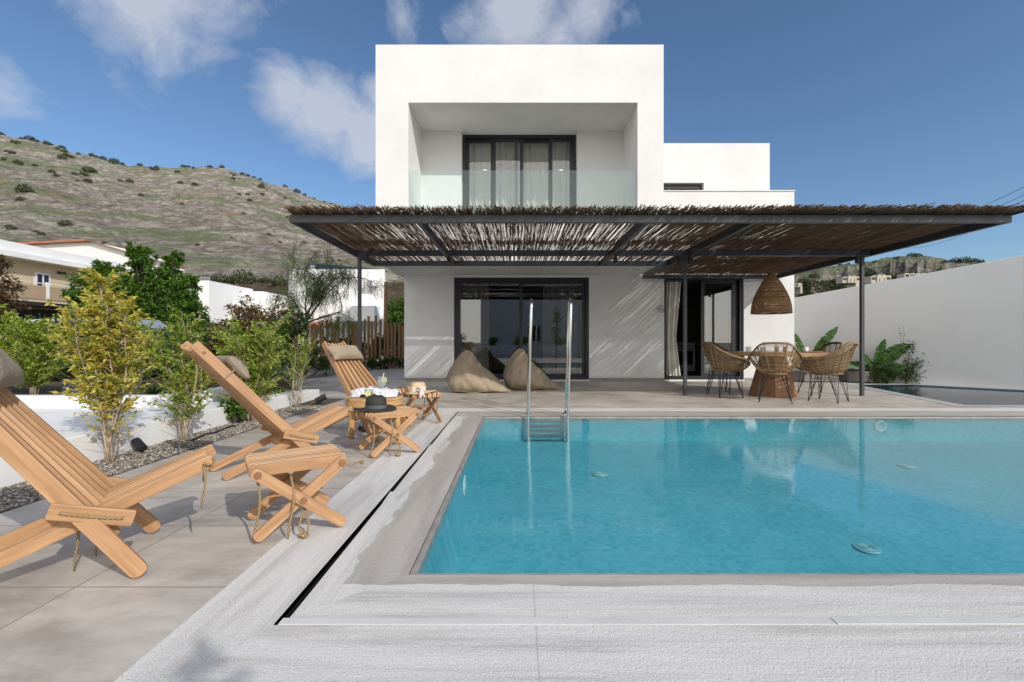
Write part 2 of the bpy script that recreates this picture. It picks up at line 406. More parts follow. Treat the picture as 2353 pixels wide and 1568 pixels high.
M['peg'] = simple('dowel_end', (.24, .12, .055), .6, nscale=30, namt=.2)
def reed(name, lo, hi):
    a = NM(name); v = a.coord('UV', scale=(14, 3, 1)); c = a.ramp(a.math('ADD', a.math('MULTIPLY', a.island(), .75), a.math('MULTIPLY', a.noise(v, 1.5, 3), .3)), [(.15, lo), (.85, hi)])
    a.bsdf(c, .7, spec=.25); return a.m
M['reed'] = reed('reed', (.065, .040, .025), (.25, .16, .095))
M['rattan'] = reed('rattan', (.11, .068, .034), (.40, .27, .145))
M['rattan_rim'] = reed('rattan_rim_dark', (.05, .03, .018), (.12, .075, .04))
M['lampcane'] = reed('split_cane', (.17, .085, .035), (.36, .20, .095))
a = NM('jute_rope'); v = a.coord('UV', scale=(1, 1, 1)); sp = a.n('ShaderNodeSeparateXYZ'); a.l(v, sp.inputs[0])
tw = a.math('SINE', a.math('ADD', a.math('MULTIPLY', sp.outputs[0], 380), a.math('MULTIPLY', sp.outputs[1], 18.85)))
a.bsdf(a.ramp(tw, [(.0, (.26, .17, .08)), (.8, (.60, .45, .26))]), .85, a.bump(tw, .8, .003), spec=.1); M['rope'] = a.m
def cloth(name, c, sc_=260, amt=.2, rough=.95):
    a = NM(name); v = a.coord(); wv = a.noise(a.coord(scale=(1, 1, .25)), sc_, 2, .6)
    cc = a.ramp(a.math('ADD', a.math('MULTIPLY', wv, .6), a.math('MULTIPLY', a.noise(v, 7, 4), .4)), [(.35, [x * (1 - amt) for x in c]), (.65, [x * (1 + amt) for x in c])])
    a.bsdf(cc, rough, a.bump(wv, .3, .002, a.bump(a.noise(v, 9, 4, .6, 1.0), .5, .03)), spec=.15); return a.m
M['pillow'] = cloth('taupe_linen', (.33, .27, .195))
M['beanbag'] = cloth('sand_canvas', (.35, .285, .20), 300, .12)
M['curtain'] = cloth('cream_voile', (.66, .63, .57), 200, .08)
M['curtain_grey'] = cloth('stone_linen', (.58, .545, .48), 200, .1)
M['daybed'] = cloth('grey_upholstery', (.22, .205, .19), 200, .1)
M['bluecloth'] = cloth('slate_blue_cloth', (.17, .19, .26), 200, .1)
M['pinkcloth'] = cloth('pale_pink_ribbon', (.72, .62, .57), 200, .08)
M['straw'] = simple('straw_weave', (.60, .45, .25), .8, nscale=160, namt=.3, bst=.5, bscale=160, bdist=.003)
M['felt'] = simple('black_straw', (.035, .032, .028), .75, nscale=220, namt=.5, bst=.4, bscale=220, bdist=.003)
M['band'] = simple('grey_band', (.09, .10, .11), .7)
M['white'] = simple('white_glaze', (.78, .77, .76), .25)
M['inlet'] = simple('tinted_plastic', (.30, .52, .52), .5)
M['lemon'] = simple('lemon', (.62, .62, .24), .5)
M['juice'] = simple('orange_juice', (.75, .36, .05), .4)
M['dark'] = simple('matt_black', (.02, .02, .022), .5)
M['gravel'] = None
def gravel(name, c0, c1, c2, sc_=38):
    a = NM(name); v = a.coord(); vo = a.n('ShaderNodeTexVoronoi'); a.l(v, vo.inputs[0]); vo.inputs['Scale'].default_value = sc_
    vc = a.n('ShaderNodeSeparateXYZ'); a.l(vo.outputs['Color'], vc.inputs[0])
    c = a.ramp(vc.outputs[0], [(.0, c0), (.5, c1), (1., c2)])
    c = a.mix(a.math('MULTIPLY', a.math('GREATER_THAN', vo.outputs['Distance'], .55), .7), c, [x * .3 for x in c0])
    a.bsdf(c, .85, a.bump(a.math('MULTIPLY', vo.outputs['Distance'], -1), 1.0, .02), spec=.2); return a.m
M['gravel'] = gravel('pea_gravel', (.16, .14, .12), (.32, .28, .23), (.52, .48, .42))
M['pebble'] = NM('pebbles'); a = M['pebble']; a.bsdf(a.ramp(a.island(), [(0, (.13, .11, .09)), (.5, (.30, .26, .21)), (1, (.56, .52, .46))]), .8); M['pebble'] = a.m
M['soil'] = simple('planter_soil', (.10, .075, .05), .95, nscale=20, namt=.4, bst=.8, bscale=35, bdist=.03)
a = NM('dry_earth'); v = a.coord(); c = a.ramp(a.noise(v, .35, 8, .6), [(.3, (.13, .14, .07)), (.55, (.26, .22, .15)), (.75, (.36, .30, .21))]); a.bsdf(c, .95, a.bump(a.noise(v, 4, 6), .5, .1)); M['earth'] = a.m
def hill(name, rock0, rock1, green, gthr, sc_=1.0, orange=0, steep=0):
    a = NM(name); v = a.coord(scale=(sc_, sc_, sc_ * 2.2))
    r = a.ramp(a.noise(v, .045, 12, .85, .9), [(.38, [x * .55 for x in rock0]), (.5, [(x + y) / 2 for x, y in zip(rock0, rock1)]), (.62, rock1)])
    r = a.mix(.65, r, a.ramp(a.noise(v, .26, 9, .88, .8), [(.42, [x * .22 for x in rock0]), (.50, [(x + y) / 2 for x, y in zip(rock0, rock1)]), (.62, [x * 1.15 for x in rock1])]))
    vo = a.n('ShaderNodeTexVoronoi'); a.l(v, vo.inputs[0]); vo.inputs['Scale'].default_value = .33
    r = a.mix(a.math('MULTIPLY', a.noise(v, .55, 6, .75), .45), r, [x * .45 for x in rock0])
    for s_, w_ in ((.055, .55), (.17, .5)):     # joints and ledges between the boulders
        ve = a.n('ShaderNodeTexVoronoi', feature='DISTANCE_TO_EDGE'); ve.inputs['Scale'].default_value = s_; ve.inputs['Randomness'].default_value = 1
        wv = a.n('ShaderNodeVectorMath', operation='MULTIPLY_ADD'); nv = a.n('ShaderNodeTexNoise'); a.l(v, nv.inputs[0]); nv.inputs['Scale'].default_value = .12; nv.inputs['Detail'].default_value = 6
        a.l(nv.outputs['Color'], wv.inputs[0]); wv.inputs[1].default_value = (14, 14, 14); a.l(v, wv.inputs[2]); a.l(wv.outputs[0], ve.inputs[0])
        cr = a.ramp(ve.outputs['Distance'], [(.0, (1, 1, 1)), (.16, (0, 0, 0))]); r = a.mix(a.math('MULTIPLY', cr, w_), r, [x * .30 for x in rock0])
    vg = a.coord(scale=(sc_ * .55, sc_ * .8, sc_ * 4.0), rot=(0, R(-6), 0))
    gn = a.noise(vg, .022, 8, .66, .35); gs = a.noise(v, .8, 5, .7)
    gf = a.math('MULTIPLY', a.math('SUBTRACT', a.math('ADD', gn, a.math('MULTIPLY', a.math('SUBTRACT', gs, .5), .35)), gthr), 14, clamp=True)
    c = a.mix(a.math('MULTIPLY', gf, .85), r, a.ramp(a.noise(v, .3, 4), [(.3, [x * .7 for x in green]), (.7, [x * 1.3 for x in green])]))
    if steep:   # cliffs stay bare where the ground is steep
        gz = a.n('ShaderNodeSeparateXYZ'); a.l(a.n('ShaderNodeNewGeometry').outputs['True Normal'], gz.inputs[0])
        sf = a.math('MULTIPLY', a.math('SUBTRACT', .80, gz.outputs[2]), 8, clamp=True)
        c = a.mix(sf, c, r)
    if orange:
        of = a.math('GREATER_THAN', a.noise(v, .05, 5, .6), .64); c = a.mix(a.math('MULTIPLY', of, .5), c, (.42, .27, .15))
    h = a.math('ADD', a.noise(v, .25, 10, .75, .4), a.math('MULTIPLY', a.noise(v, 1.1, 6, .8), .5))
    a.bsdf(c, .95, a.bump(h, .9, 4.0), spec=.1); return a.m
M['hill'] = hill('limestone_hillside', (.46, .40, .33), (.84, .77, .67), (.21, .25, .13), .505, orange=1)
M['hill2'] = hill('far_cliff', (.22, .20, .175), (.58, .53, .46), (.13, .155, .075), .40, .6, steep=1)
M['bank'] = hill('stony_bank', (.26, .19, .12), (.52, .42, .30), (.10, .12, .06), .58, 6)
M['lf_yellow'] = leafmat('leaf_yellow_green', [(0, (.15, .22, .025)), (.3, (.34, .37, .045)), (.65, (.60, .55, .10)), (1, (.72, .52, .14))])
M['lf_yellow2'] = leafmat('leaf_lime', [(0, (.10, .19, .022)), (.5, (.27, .38, .045)), (1, (.50, .52, .10))])
M['lf_green'] = leafmat('leaf_fresh_green', [(0, (.03, .085, .012)), (.5, (.075, .175, .022)), (1, (.19, .31, .05))])
M['lf_dark'] = leafmat('leaf_dark_green', [(0, (.02, .045, .012)), (.6, (.045, .095, .02)), (1, (.09, .15, .035))])
M['lf_red'] = leafmat('leaf_reddish', [(0, (.08, .07, .02)), (.5, (.17, .09, .035)), (1, (.24, .16, .05))])
M['lf_brown'] = leafmat('leaf_brown', [(0, (.06, .045, .02)), (1, (.16, .10, .05))])
M['lf_olive'] = leafmat('leaf_olive', [(0, (.05, .09, .03)), (1, (.16, .22, .08))])
M['lf_maquis'] = leafmat('leaf_maquis', [(0, (.03, .045, .015)), (1, (.09, .11, .045))], trans=.1)
M['banana'] = leafmat('banana_leaf', [(0, (.02, .065, .015)), (1, (.055, .13, .025))], trans=.25)
M['flower'] = leafmat('red_petals', [(0, (.55, .03, .01)), (1, (.7, .12, .03))])
M['bark'] = simple('pale_bark', (.44, .35, .26), .85, nscale=30, namt=.25, bst=.5, bscale=60)
M['bark_dark'] = simple('dark_bark', (.09, .07, .055), .9, nscale=12, namt=.3, bst=.5, bscale=30)
M['tile_red'] = simple('terracotta_tile', (.42, .16, .09), .8, nscale=9, namt=.25)
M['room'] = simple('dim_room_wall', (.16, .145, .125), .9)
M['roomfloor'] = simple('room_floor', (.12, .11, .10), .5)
M['grey'] = simple('grey_metal', (.38, .39, .41), .4, metal=.3)
M['carpaint'] = simple('silver_paint', (.55, .56, .58), .3, metal=.5)
M['pv'] = simple('solar_cells', (.02, .028, .05), .45, nscale=3, namt=.2)
M['planks'] = simple('balcony_cladding', (.42, .30, .19), .8, nscale=1.5, namt=.1, cs=(1, .3, 6))
# ================================================================== setting
PX0, PY0, PY1 = -.42, 1.92, 5.91                     # pool edge: left, near, far
g = MB()
for x0, x1, y0, y1 in ((-900, -14, -300, 900), (14, 900, -300, 900), (-14, 14, -300, -8), (-14, 14, 24, 900)): g.rect(x0, x1, y0, y1, -.02)
struct('ground', g, M['earth'])
g = MB(); g.rect(-2.86, -1.13, -8, 6.64, 0); g.rect(-2.86, 14, 6.64, 6.9, 0); g.rect(-2.86, 6.55, 6.9, 7.9, 0)
g.rect(-9, 6.55, 7.9, 10.35, 0); g.rect(-9, 14, 10.35, 24, 0); g.rect(-1.13, 14, -8, .9, 0)
struct('terrace_paving', g, M['paving'])
g = MB(); g.rect(-14, -2.86, -8, 7.82, -.01); g.rect(-14, -9, 7.82, 24, -.01)
struct('soil_bed', g, M['soil'])
g = MB(); g.rect(-3.33, -2.86, -1, 6.9, .004)
struct('gravel_strip', g, M['gravel'])
p = MB(); oct_v = [(1, 0, 0), (-1, 0, 0), (0, 1, 0), (0, -1, 0), (0, 0, 1), (0, 0, -1)]
oct_f = [(0, 2, 4), (2, 1, 4), (1, 3, 4), (3, 0, 4), (2, 0, 5), (1, 2, 5), (3, 1, 5), (0, 3, 5)]
for i in range(7500):
    x, y = rnd(-3.33, -2.87), 1.6 + 5.2 * random.random() ** 1.3; r = rnd(.005, .012); q = Matrix.Rotation(rnd(0, 6.28), 3, 'Z')
    if random.random() < .012: x = rnd(-2.87, -2.5); y = rnd(6, 6.8)
    e = (r * rnd(.8, 1.5), r * rnd(.6, 1.1), r * rnd(.4, .7))
    p.add([q @ Vector((v[0] * e[0], v[1] * e[1], v[2] * e[2])) + Vector((x, y, .006 + rnd(0, .006))) for v in oct_v], oct_f)
tag(p.build('pebbles', M['pebble'], smooth=False), 'pale grey and brown pebbles covering the planting strip beside the paving', 'pebbles', kind='stuff')
# coping: inner ring between pool edge and drain slot, outer ring beyond it
g = MB()
g.add([(-.785, 1.60, 0), (PX0 - .025, PY0 - .025, 0), (PX0 - .025, PY1 + .025, 0), (-.785, 6.29, 0)], [(0, 1, 2, 3)])
tag(g.build('pool_coping_side', M['marble_yw']), kind='structure')
g = MB()
g.add([(-.785, 1.60, 0), (14, 1.60, 0), (14, PY0 - .025, 0), (PX0 - .025, PY0 - .025, 0)], [(0, 1, 2, 3)])
g.add([(PX0 - .025, PY1 + .025, 0), (14, PY1 + .025, 0), (14, 6.29, 0), (-.785, 6.29, 0)], [(0, 1, 2, 3)])
tag(g.build('pool_coping_ends', M['marble_xw']), kind='structure')
g = MB(); g.add([(-1.13, .9, 0), (-.82, 1.56, 0), (-.82, 6.31, 0), (-1.13, 6.64, 0)], [(0, 1, 2, 3)])
tag(g.build('deck_marble_side', M['marble_y']), kind='structure')
g = MB(); g.add([(-1.13, .9, 0), (14, .9, 0), (14, 1.56, 0), (-.82, 1.56, 0)], [(0, 1, 2, 3)])
g.add([(-.82, 6.31, 0), (14, 6.31, 0), (14, 6.64, 0), (-1.13, 6.64, 0)], [(0, 1, 2, 3)])
tag(g.build('deck_marble_ends', M['marble_x']), kind='structure')
g = MB(); g.rect(-.84, -.76, 1.5, 6.4, -.045); g.rect(-.84, 14, 6.28, 6.32, -.03)
tag(g.build('drain_slot', M['slot']), kind='structure')
# uneven cover edges that make the slot open and close
g = MB()
for y0, y1, wa, wb in ((1.62, 2.75, .0, .010), (2.75, 2.95, .012, .022), (2.95, 4.1, .004, .016), (4.1, 4.3, .018, .024), (4.3, 5.5, .008, .02), (5.5, 6.29, .014, .012)):
    g.prism([(-.785, y0), (-.785, y1), (-.785 - wb, y1), (-.785 - wa, y0)], -.03, -.0005)
tag(g.build('drain_cover_side', M['marble_y']), kind='structure')
g = MB(); g.bx(-.805, 1.07, 1.562, 1.598, -.03, .002); g.bx(1.073, 14, 1.562, 1.598, -.03, .0035)
tag(g.build('drain_cover_strip', M['strip'], bevel=.0008), kind='structure')
g = MB()   # narrow lip round the water
g.bx(PX0 - .025, PX0, PY0 - .025, PY1 + .025, -.06, -.006); g.bx(PX0, 14, PY0 - .025, PY0, -.06, -.006); g.bx(PX0, 14, PY1, PY1 + .025, -.06, -.006)
tag(g.build('pool_lip', M['lip']), kind='structure')
WZ, DF, DB = -.02, -.66, -.31
g = MB()
g.add([(PX0, PY0, -.06), (14, PY0, -.06), (14, PY0, DF), (PX0, PY0, DF), (PX0, PY1, -.06), (14, PY1, -.06), (14, PY1, DB), (PX0, PY1, DB)],
      [(0, 1, 2, 3), (4, 7, 6, 5), (0, 3, 7, 4), (3, 2, 6, 7), (1, 5, 6, 2)])
g.add([(PX0, PY0, -.06), (14, PY0, -.06), (14, PY0, WZ - .01), (PX0, PY0, WZ - .01)], [(0, 3, 2, 1)])
struct('pool_basin', g, M['mosaic'])
g = MB(); g.rect(PX0, 14, PY0, PY1, WZ)
struct('pool_water', g, M['water'])
# second, darker pool by the garden wall
poly = [(6.62, 6.9), (14, 6.9), (11.4, 7.55), (8.62, 10.28), (7.40, 10.28)]
ex = [(6.42, 6.82), (14.1, 6.82), (11.55, 7.62), (8.7, 10.48), (7.24, 10.48)]
def ring(mb, a_, b_, z):
    n = len(a_); mb.add([(x, y, z) for x, y in a_] + [(x, y, z) for x, y in b_], [(i, (i + 1) % n, n + (i + 1) % n, n + i) for i in range(n)])
g = MB(); ring(g, ex, poly, .006); tag(g.build('garden_pool_coping', M['strip']), kind='structure')
g = MB(); g.prism([(6.545, 6.9), (7.30, 10.28), (7.31, 10.28), (6.555, 6.9)], .006, .009); tag(g.build('garden_pool_slot', M['slot']), kind='structure')
g = MB(); g.add([(x, y, -.02) for x, y in poly], [tuple(range(5))]); struct('garden_pool_water', g, M['water2'])
g = MB(); n = 5; g.add([(x, y, .004) for x, y in poly] + [(x, y, -.5) for x, y in poly], [(i, (i + 1) % n, n + (i + 1) % n, n + i) for i in range(n)] + [tuple(range(5, 10))])
struct('garden_pool_basin', g, M['basin2'])
# second-pool fill: paving between terrace and coping
g = MB(); g.add([(6.55, 6.9, -.001), (6.60, 6.9, -.001), (7.30, 10.35, -.001), (6.55, 10.35, -.001)], [(0, 1, 2, 3)])
g.add([(8.6, 10.35, -.001), (11.6, 7.5, -.001), (14, 6.9, -.001), (14, 10.35, -.001)], [(0, 1, 2, 3)]); g.rect(7.2, 8.7, 10.2, 10.35, -.002)
tag(g.build('terrace_edge', M['paving']), kind='structure')
g = MB(); g.add([(-14, 9.2, .006), (-5.9, 9.2, .006), (-5.3, 11.7, .006), (-4.4, 17.8, .006), (-4.2, 24, .006), (-14, 24, .006)], [tuple(range(6))])
struct('gravel_yard', g, M['gravel'])
# garden wall on the right, rising with the slope
def prism_wall(name, pts, th, mat, label, cat='wall'):
    mb = MB()
    for (x0, y0, z0), (x1, y1, z1) in zip(pts[:-1], pts[1:]):
        d = Vector((x1 - x0, y1 - y0, 0)).normalized(); n_ = Vector((-d.y, d.x, 0)) * th
        a_, b_ = Vector((x0, y0, -.05)), Vector((x1, y1, -.05))
        vs = [a_, b_, b_ + n_, a_ + n_]
        top = [Vector((v.x, v.y, z)) for v, z in zip(vs, (z0, z1, z1, z0))]
        mb.add(vs + top, [(0, 3, 2, 1), (4, 5, 6, 7), (0, 1, 5, 4), (1, 2, 6, 5), (2, 3, 7, 6), (3, 0, 4, 7)])
    t = thing(name, label, cat, (pts[0][0], pts[0][1], 0)); mb.build('wall_face', mat, t, world=True, bevel=.006); return t
prism_wall('garden_wall', [(13.0, 5.45, 3.42), (9.87, 9.10, 2.635), (6.68, 12.83, 1.98)], -.22, M['plaster2'], 'tall plain white garden wall climbing to the right behind the dark pool')
# white planters on the left
t = thing('planter_wall', 'low wide white planter wall beside the gravel strip', 'planter', (-3.4, 4, 0))
mb = MB()
mb.add([(-3.33, -1, 0), (-3.33, 7.82, 0), (-3.33, 7.82, .147), (-3.33, 5.3, .205), (-3.33, 3.4, .235), (-3.33, -1, .25),
        (-3.55, -1, 0), (-3.55, 7.82, 0), (-3.55, 7.82, .147), (-3.55, 5.3, .205), (-3.55, 3.4, .235), (-3.55, -1, .25)],
       [(0, 5, 4, 3, 2, 1), (6, 7, 8, 9, 10, 11), (2, 3, 9, 8), (3, 4, 10, 9), (4, 5, 11, 10), (1, 2, 8, 7), (0, 6, 11, 5)])
mb.build('wall_face', M['planter'], t, world=True, bevel=.008)
mb = MB(); mb.add([(-3.55, -1, .246), (-9, -1, .26), (-9, 5.3, .20), (-3.55, 5.3, .20)], [(0, 3, 2, 1)])
mb.add([(-3.55, 5.3, .20), (-4.1, 5.3, .20), (-3.87, 5.92, .18), (-3.55, 7.82, .14)], [(0, 3, 2, 1)])
mb.build('ledge', M['planter'], t, world=True)
t = thing('planter_terrace', 'upper white planter wall holding the soil behind the low wall', 'planter', (-5, 5.6, 0))
MB().prism([(-9.5, 5.3), (-4.13, 5.3), (-3.88, 5.92), (-4.0, 7.0), (-4.12, 7.0), (-4.05, 5.96), (-4.22, 5.42), (-9.5, 5.42)], 0, .33).build('wall_face', M['planter'], t, world=True, bevel=.008)
MB().prism([(-9.5, 5.42), (-4.22, 5.42), (-4.05, 5.96), (-4.12, 7.0), (-4.6, 9.5), (-9.5, 9.5)], 0, .29).build('soil', M['soil'], t, world=True)
# ================================================================== hills
def fbm(x, y, o=6): return noise.fractal(Vector((x, y, 3.3)), 1.0, 2.1, o)
def lerpt(tab, x):
    if x <= tab[0][0]: return tab[0][1]
    for (a_, b_), (c_, d_) in zip(tab[:-1], tab[1:]):
        if x <= c_: return b_ + (d_ - b_) * (x - a_) / (c_ - a_)
    return tab[-1][1]
RIDGE = [(-2600, 560), (-1400, 330), (-700, 250), (0, 310), (60, 316), (130, 334), (200, 357), (300, 379), (400, 386), (470, 385), (520, 392), (600, 410), (700, 446), (800, 477), (863, 500), (930, 545), (1000, 600), (1080, 660), (1200, 715), (1500, 760)]
def hillz(px, s, D):
    D1 = 430; zr = (HY - lerpt(RIDGE, px)) * D1 / F
    x, y = (px - CX) * D / F, D
    if s <= 1: z = zr * (s ** 1.08)
    else: z = zr * (1 - (s - 1) * .5)
    amp = min(1, s * 3) * (1 if s < 1 else 1)
    z += amp * (fbm(x / 60, y / 60) * 3.2 * (1 - .6 * max(0, 1 - abs(s - 1) * 4)) + fbm(x / 15, y / 15, 5) * 2.4 + (noise.ridged_multi_fractal(Vector((x / 38, y / 30, 1.7)), .9, 2.2, 5, 1.0, 2.0) - 1.2) * 3.4)
    return z
mb = MB(); NU, NV = 540, 230
def hp(u, v):
    px = -2600 + 4100 * u if False else -1500 + 2950 * u
    s = v * 1.25; D = 75 + s * (430 - 75)
    return Vector(((px - CX) * D / F, D, hillz(px, s, D) - .3))
mb.grid(hp, NU, NV)
struct('hill_left', mb, M['hill'])
# stony bank below the hill
mb = MB()
def bk(u, v):
    px = 300 + 750 * u; D = 62 + 26 * v; zt = (785 - (637 + 4 * fbm(u * 5, 0))) * 88 / F + H
    z = (zt - 2) * v ** .8 + 1 + fbm(px / 18, v * 6, 5) * .55
    return Vector(((px - CX) * D / F, D, z))
mb.grid(bk, 160, 40); struct('stony_bank', mb, M['bank'])
RIDGE2 = [(1300, 700), (1600, 655), (1800, 636), (1850, 622), (1900, 614), (1960, 607), (1990, 601), (2040, 594), (2090, 589), (2140, 591), (2172, 597), (2182, 606), (2260, 603), (2400, 610), (3000, 640), (4200, 720)]
def h2(u, v):
    px = 1300 + 2300 * u; D = 260 + 420 * v
    zr = (HY - lerpt(RIDGE2, px)) * 600 / F; s = (D - 260) / 340
    cl = .62 + .06 * math.sin(px / 60) + .06 * fbm(px / 26, D / 60)            # cliff band
    q = s
    if s < 1: q = .62 * s + .38 / (1 + math.exp(-(s - cl) * 34)) * (1 if px < 2200 else 1)
    else: q = 1 - (s - 1) * .4
    z = zr * q + fbm((px - CX) * D / F / 40, D / 40) * 2.2 + fbm((px - CX) * D / F / 11, D / 11, 4) * 2.6 * (.3 + s)
    return Vector(((px - CX) * D / F, D, z))
mb = MB(); mb.grid(h2, 330, 130); struct('hill_right', mb, M['hill2'])
# ================================================================== villa
V = thing('villa', 'white two-storey cubic villa with a framed balcony behind the pool', 'house', (0, 11.2, 0))
FY = 11.17
mb = MB()
T = FY + .25
mb.bx(-2.725, -1.535, FY, T, 0, 2.54); mb.bx(1.708, 3.51, FY, T, 0, 2.54); mb.bx(-1.535, 1.708, FY, T, 2.487, 2.54); mb.bx(-1.535, 1.708, FY, T, 0, .03)
mb.bx(5.42, 6.63, FY, T, 0, 2.54); mb.bx(3.51, 5.42, FY, T, 2.5, 2.54); mb.bx(3.51, 5.42, FY - .04, T, 0, .035)
mb.bx(-2.725, -2.475, T, 20, 0, 2.54); mb.bx(6.38, 6.63, T, 20, 0, 2.54)
mb.build('ground_floor_wall', M['plaster'], V, world=True)
pst = simple('plinth_stone', (.30, .28, .26), .6, nscale=5, namt=.1)
for x0, x1 in ((-2.728, -1.538), (1.711, 3.505), (5.425, 6.632)): MB().bx(x0, x1, FY - .006, FY - .0005, 0, .075).build('plinth', pst, V, world=True)
BX0, BX1, BY = -2.857, 2.927, 9.35
mb = MB()
mb.bx(BX0, BX1, BY, 16, 5.747, 6.91); mb.bx(BX0, BX1, BY, 16, 2.542, 3.3)
mb.bx(BX0, -2.20, BY, 16, 3.3, 5.747); mb.bx(2.403, BX1, BY, 16, 3.3, 5.747)
mb.bx(-2.20, -1.283, 10.6, 10.85, 3.3, 5.747); mb.bx(1.349, 2.403, 10.6, 10.85, 3.3, 5.747)
mb.build('upper_volume', M['plaster'], V, world=True)
mb = MB(); mb.bx(2.93, 6.63, FY, FY + .2, 2.542, 4.55); mb.bx(6.43, 6.63, FY + .2, 20, 2.542, 4.55); mb.bx(2.93, 6.43, FY + .2, 20, 2.542, 4.2)
mb.build('roof_terrace_wall', M['plaster'], V, world=True)
mb = MB(); mb.bx(2.93, 6.645, FY - .02, FY + .22, 4.552, 4.575); mb.bx(6.42, 6.645, FY + .22, 20, 4.552, 4.575)
mb.build('parapet_cap', M['strip'], V, world=True)
mb = MB(); mb.bx(2.93, 6.49, 12.0, 18, 5.04, 6.06); mb.bx(4.79, 6.49, 12.0, 18, 4.2, 5.04); mb.bx(2.93, 4.79, 12.2, 18, 4.2, 5.04)
mb.build('stair_volume', M['plaster'], V, world=True)
f = MB(); f.bx(3.0, 4.76, 12.1, 12.14, 4.92, 5.02); f.bx(4.68, 4.76, 12.1, 12.14, 4.2, 4.92); f.bx(3.9, 3.97, 12.1, 12.14, 4.2, 4.92)
wf = f.build('window', M['frame'], V, world=True); MB().bx(3.0, 4.68, 12.15, 12.16, 4.2, 4.95).build('pane', M['pv'], wf)
wf.children[0].location = tuple(-v for v in V.location)
# rooms behind the openings
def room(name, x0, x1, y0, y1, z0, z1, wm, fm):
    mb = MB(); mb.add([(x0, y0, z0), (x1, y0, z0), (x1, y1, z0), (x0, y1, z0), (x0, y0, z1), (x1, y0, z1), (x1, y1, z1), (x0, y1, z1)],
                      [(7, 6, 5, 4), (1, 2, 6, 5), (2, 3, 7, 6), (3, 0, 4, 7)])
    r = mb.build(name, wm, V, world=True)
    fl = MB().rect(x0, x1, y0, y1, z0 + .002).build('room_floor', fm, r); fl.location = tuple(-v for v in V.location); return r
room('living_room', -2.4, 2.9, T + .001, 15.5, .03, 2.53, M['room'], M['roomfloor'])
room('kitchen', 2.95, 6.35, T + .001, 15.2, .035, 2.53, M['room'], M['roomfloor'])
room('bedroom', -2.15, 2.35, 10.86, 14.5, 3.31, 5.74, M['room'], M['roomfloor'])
def framebox(mb, x0, x1, z0, z1, y0, y1, w_):
    mb.bx(x0, x1, y0, y1, z1 - w_, z1); mb.bx(x0, x1, y0, y1, z0, z0 + w_); mb.bx(x0, x0 + w_, y0, y1, z0 + w_, z1 - w_); mb.bx(x1 - w_, x1, y0, y1, z0 + w_, z1 - w_)
def local(o, par):
    if par.parent: o.location = tuple(-v for v in V.location)
def sliding_door(name, x0, x1, z0, z1, y, sashes, outer=.08, label=None):
    f = MB(); framebox(f, x0, x1, z0, z1, y, y + .16, outer)
    d = f.build(name, M['frame'], V, world=True, bevel=.003)
    if label: d['label'] = label
    for sx0, sx1, dy, sw in sashes:
        s_ = MB(); framebox(s_, sx0, sx1, z0 + outer * .7, z1 - outer * .75, y + dy, y + dy + .05, sw)
        so_ = s_.build('sash', M['frame'], d, bevel=.003); local(so_, d)
        p_ = MB(); p_.bx(sx0 + sw * .8, sx1 - sw * .8, y + dy + .021, y + dy + .023, z0 + outer * .7 + sw * .8, z1 - outer * .75 - sw * .8)
        po = p_.build('pane', M['glass_dark'] if z0 < 1 else M['glass'], d); local(po, d)
    return d
da = sliding_door('sliding_door', -1.535, 1.708, .03, 2.487, FY + .05, ((-1.47, .12, .03, .085), (.02, 1.645, .09, .085)), .07, 'wide sliding glass door behind the bean bags')
db = sliding_door('sliding_door', 3.51, 5.42, .04, 2.5, FY + .05, ((4.42, 5.25, .02, .085), (4.50, 5.35, .09, .07)), .075, 'half open sliding door behind the dining table')
dc = sliding_door('balcony_door', -1.283, 1.349, 3.3, 5.74, 10.80, ((-1.22, -.55, .09, .085), (-.60, .13, .03, .085), (-.08, .80, .09, .085), (.72, 1.29, .03, .085)), .07)
def curtain(x0, x1, z0, z1, y, mat, folds, amp=.035, gather=0, par=V):
    def fn(u, v):
        # v: 0 bottom..1 top
        k = 1 - gather * math.sin(v * math.pi) ** 1.0 * .0
        xx = x0 + (x1 - x0) * u
        if gather: xx = x0 + (x1 - x0) * u * (1 - gather * (1 - abs(v - .42) / .58) if v > .42 else 1 - gather * v / .42)
        return Vector((xx, y + amp * math.sin(u * folds * 6.283 + math.sin(v * 2 + u * 9) * .7) * (.6 + .4 * math.sin(u * 23)), z0 + (z1 - z0) * v))
    mb = MB(); mb.grid(fn, folds * 12, 14); return mb.build('curtain', mat, par, smooth=True, world=True)
curtain(-1.25, 1.3, 3.33, 5.7, 11.12, M['curtain'], 17, .05)
curtain(-1.42, -.72, .06, 2.45, FY + .34, M['curtain_grey'], 7, .03)
curtain(.62, 1.62, .06, 2.45, FY + .34, M['curtain_grey'], 8, .03)
curtain(3.57, 4.02, .05, 2.42, FY + .30, M['curtain'], 5, .035, .28)
# balustrade
mb = MB()
for x0, x1 in ((-2.19, -.665), (-.66, .865), (.87, 2.365)): mb.bx(x0, x1, 9.38, 9.392, 3.18, 4.40)
bal = mb.build('balustrade', M['glass_rail'], V, world=True); bal['label'] = 'frameless pale green glass balustrade'
for x in (-.6625, .8675): cc = MB().bx(x - .035, x + .035, 9.37, 9.402, 4.385, 4.41).build('clip', M['steel'], bal); local(cc, bal)
MB().bx(-2.19, 2.39, 9.355, 9.41, 3.301, 3.36).build('balustrade_channel', M['steel'], V, world=True)
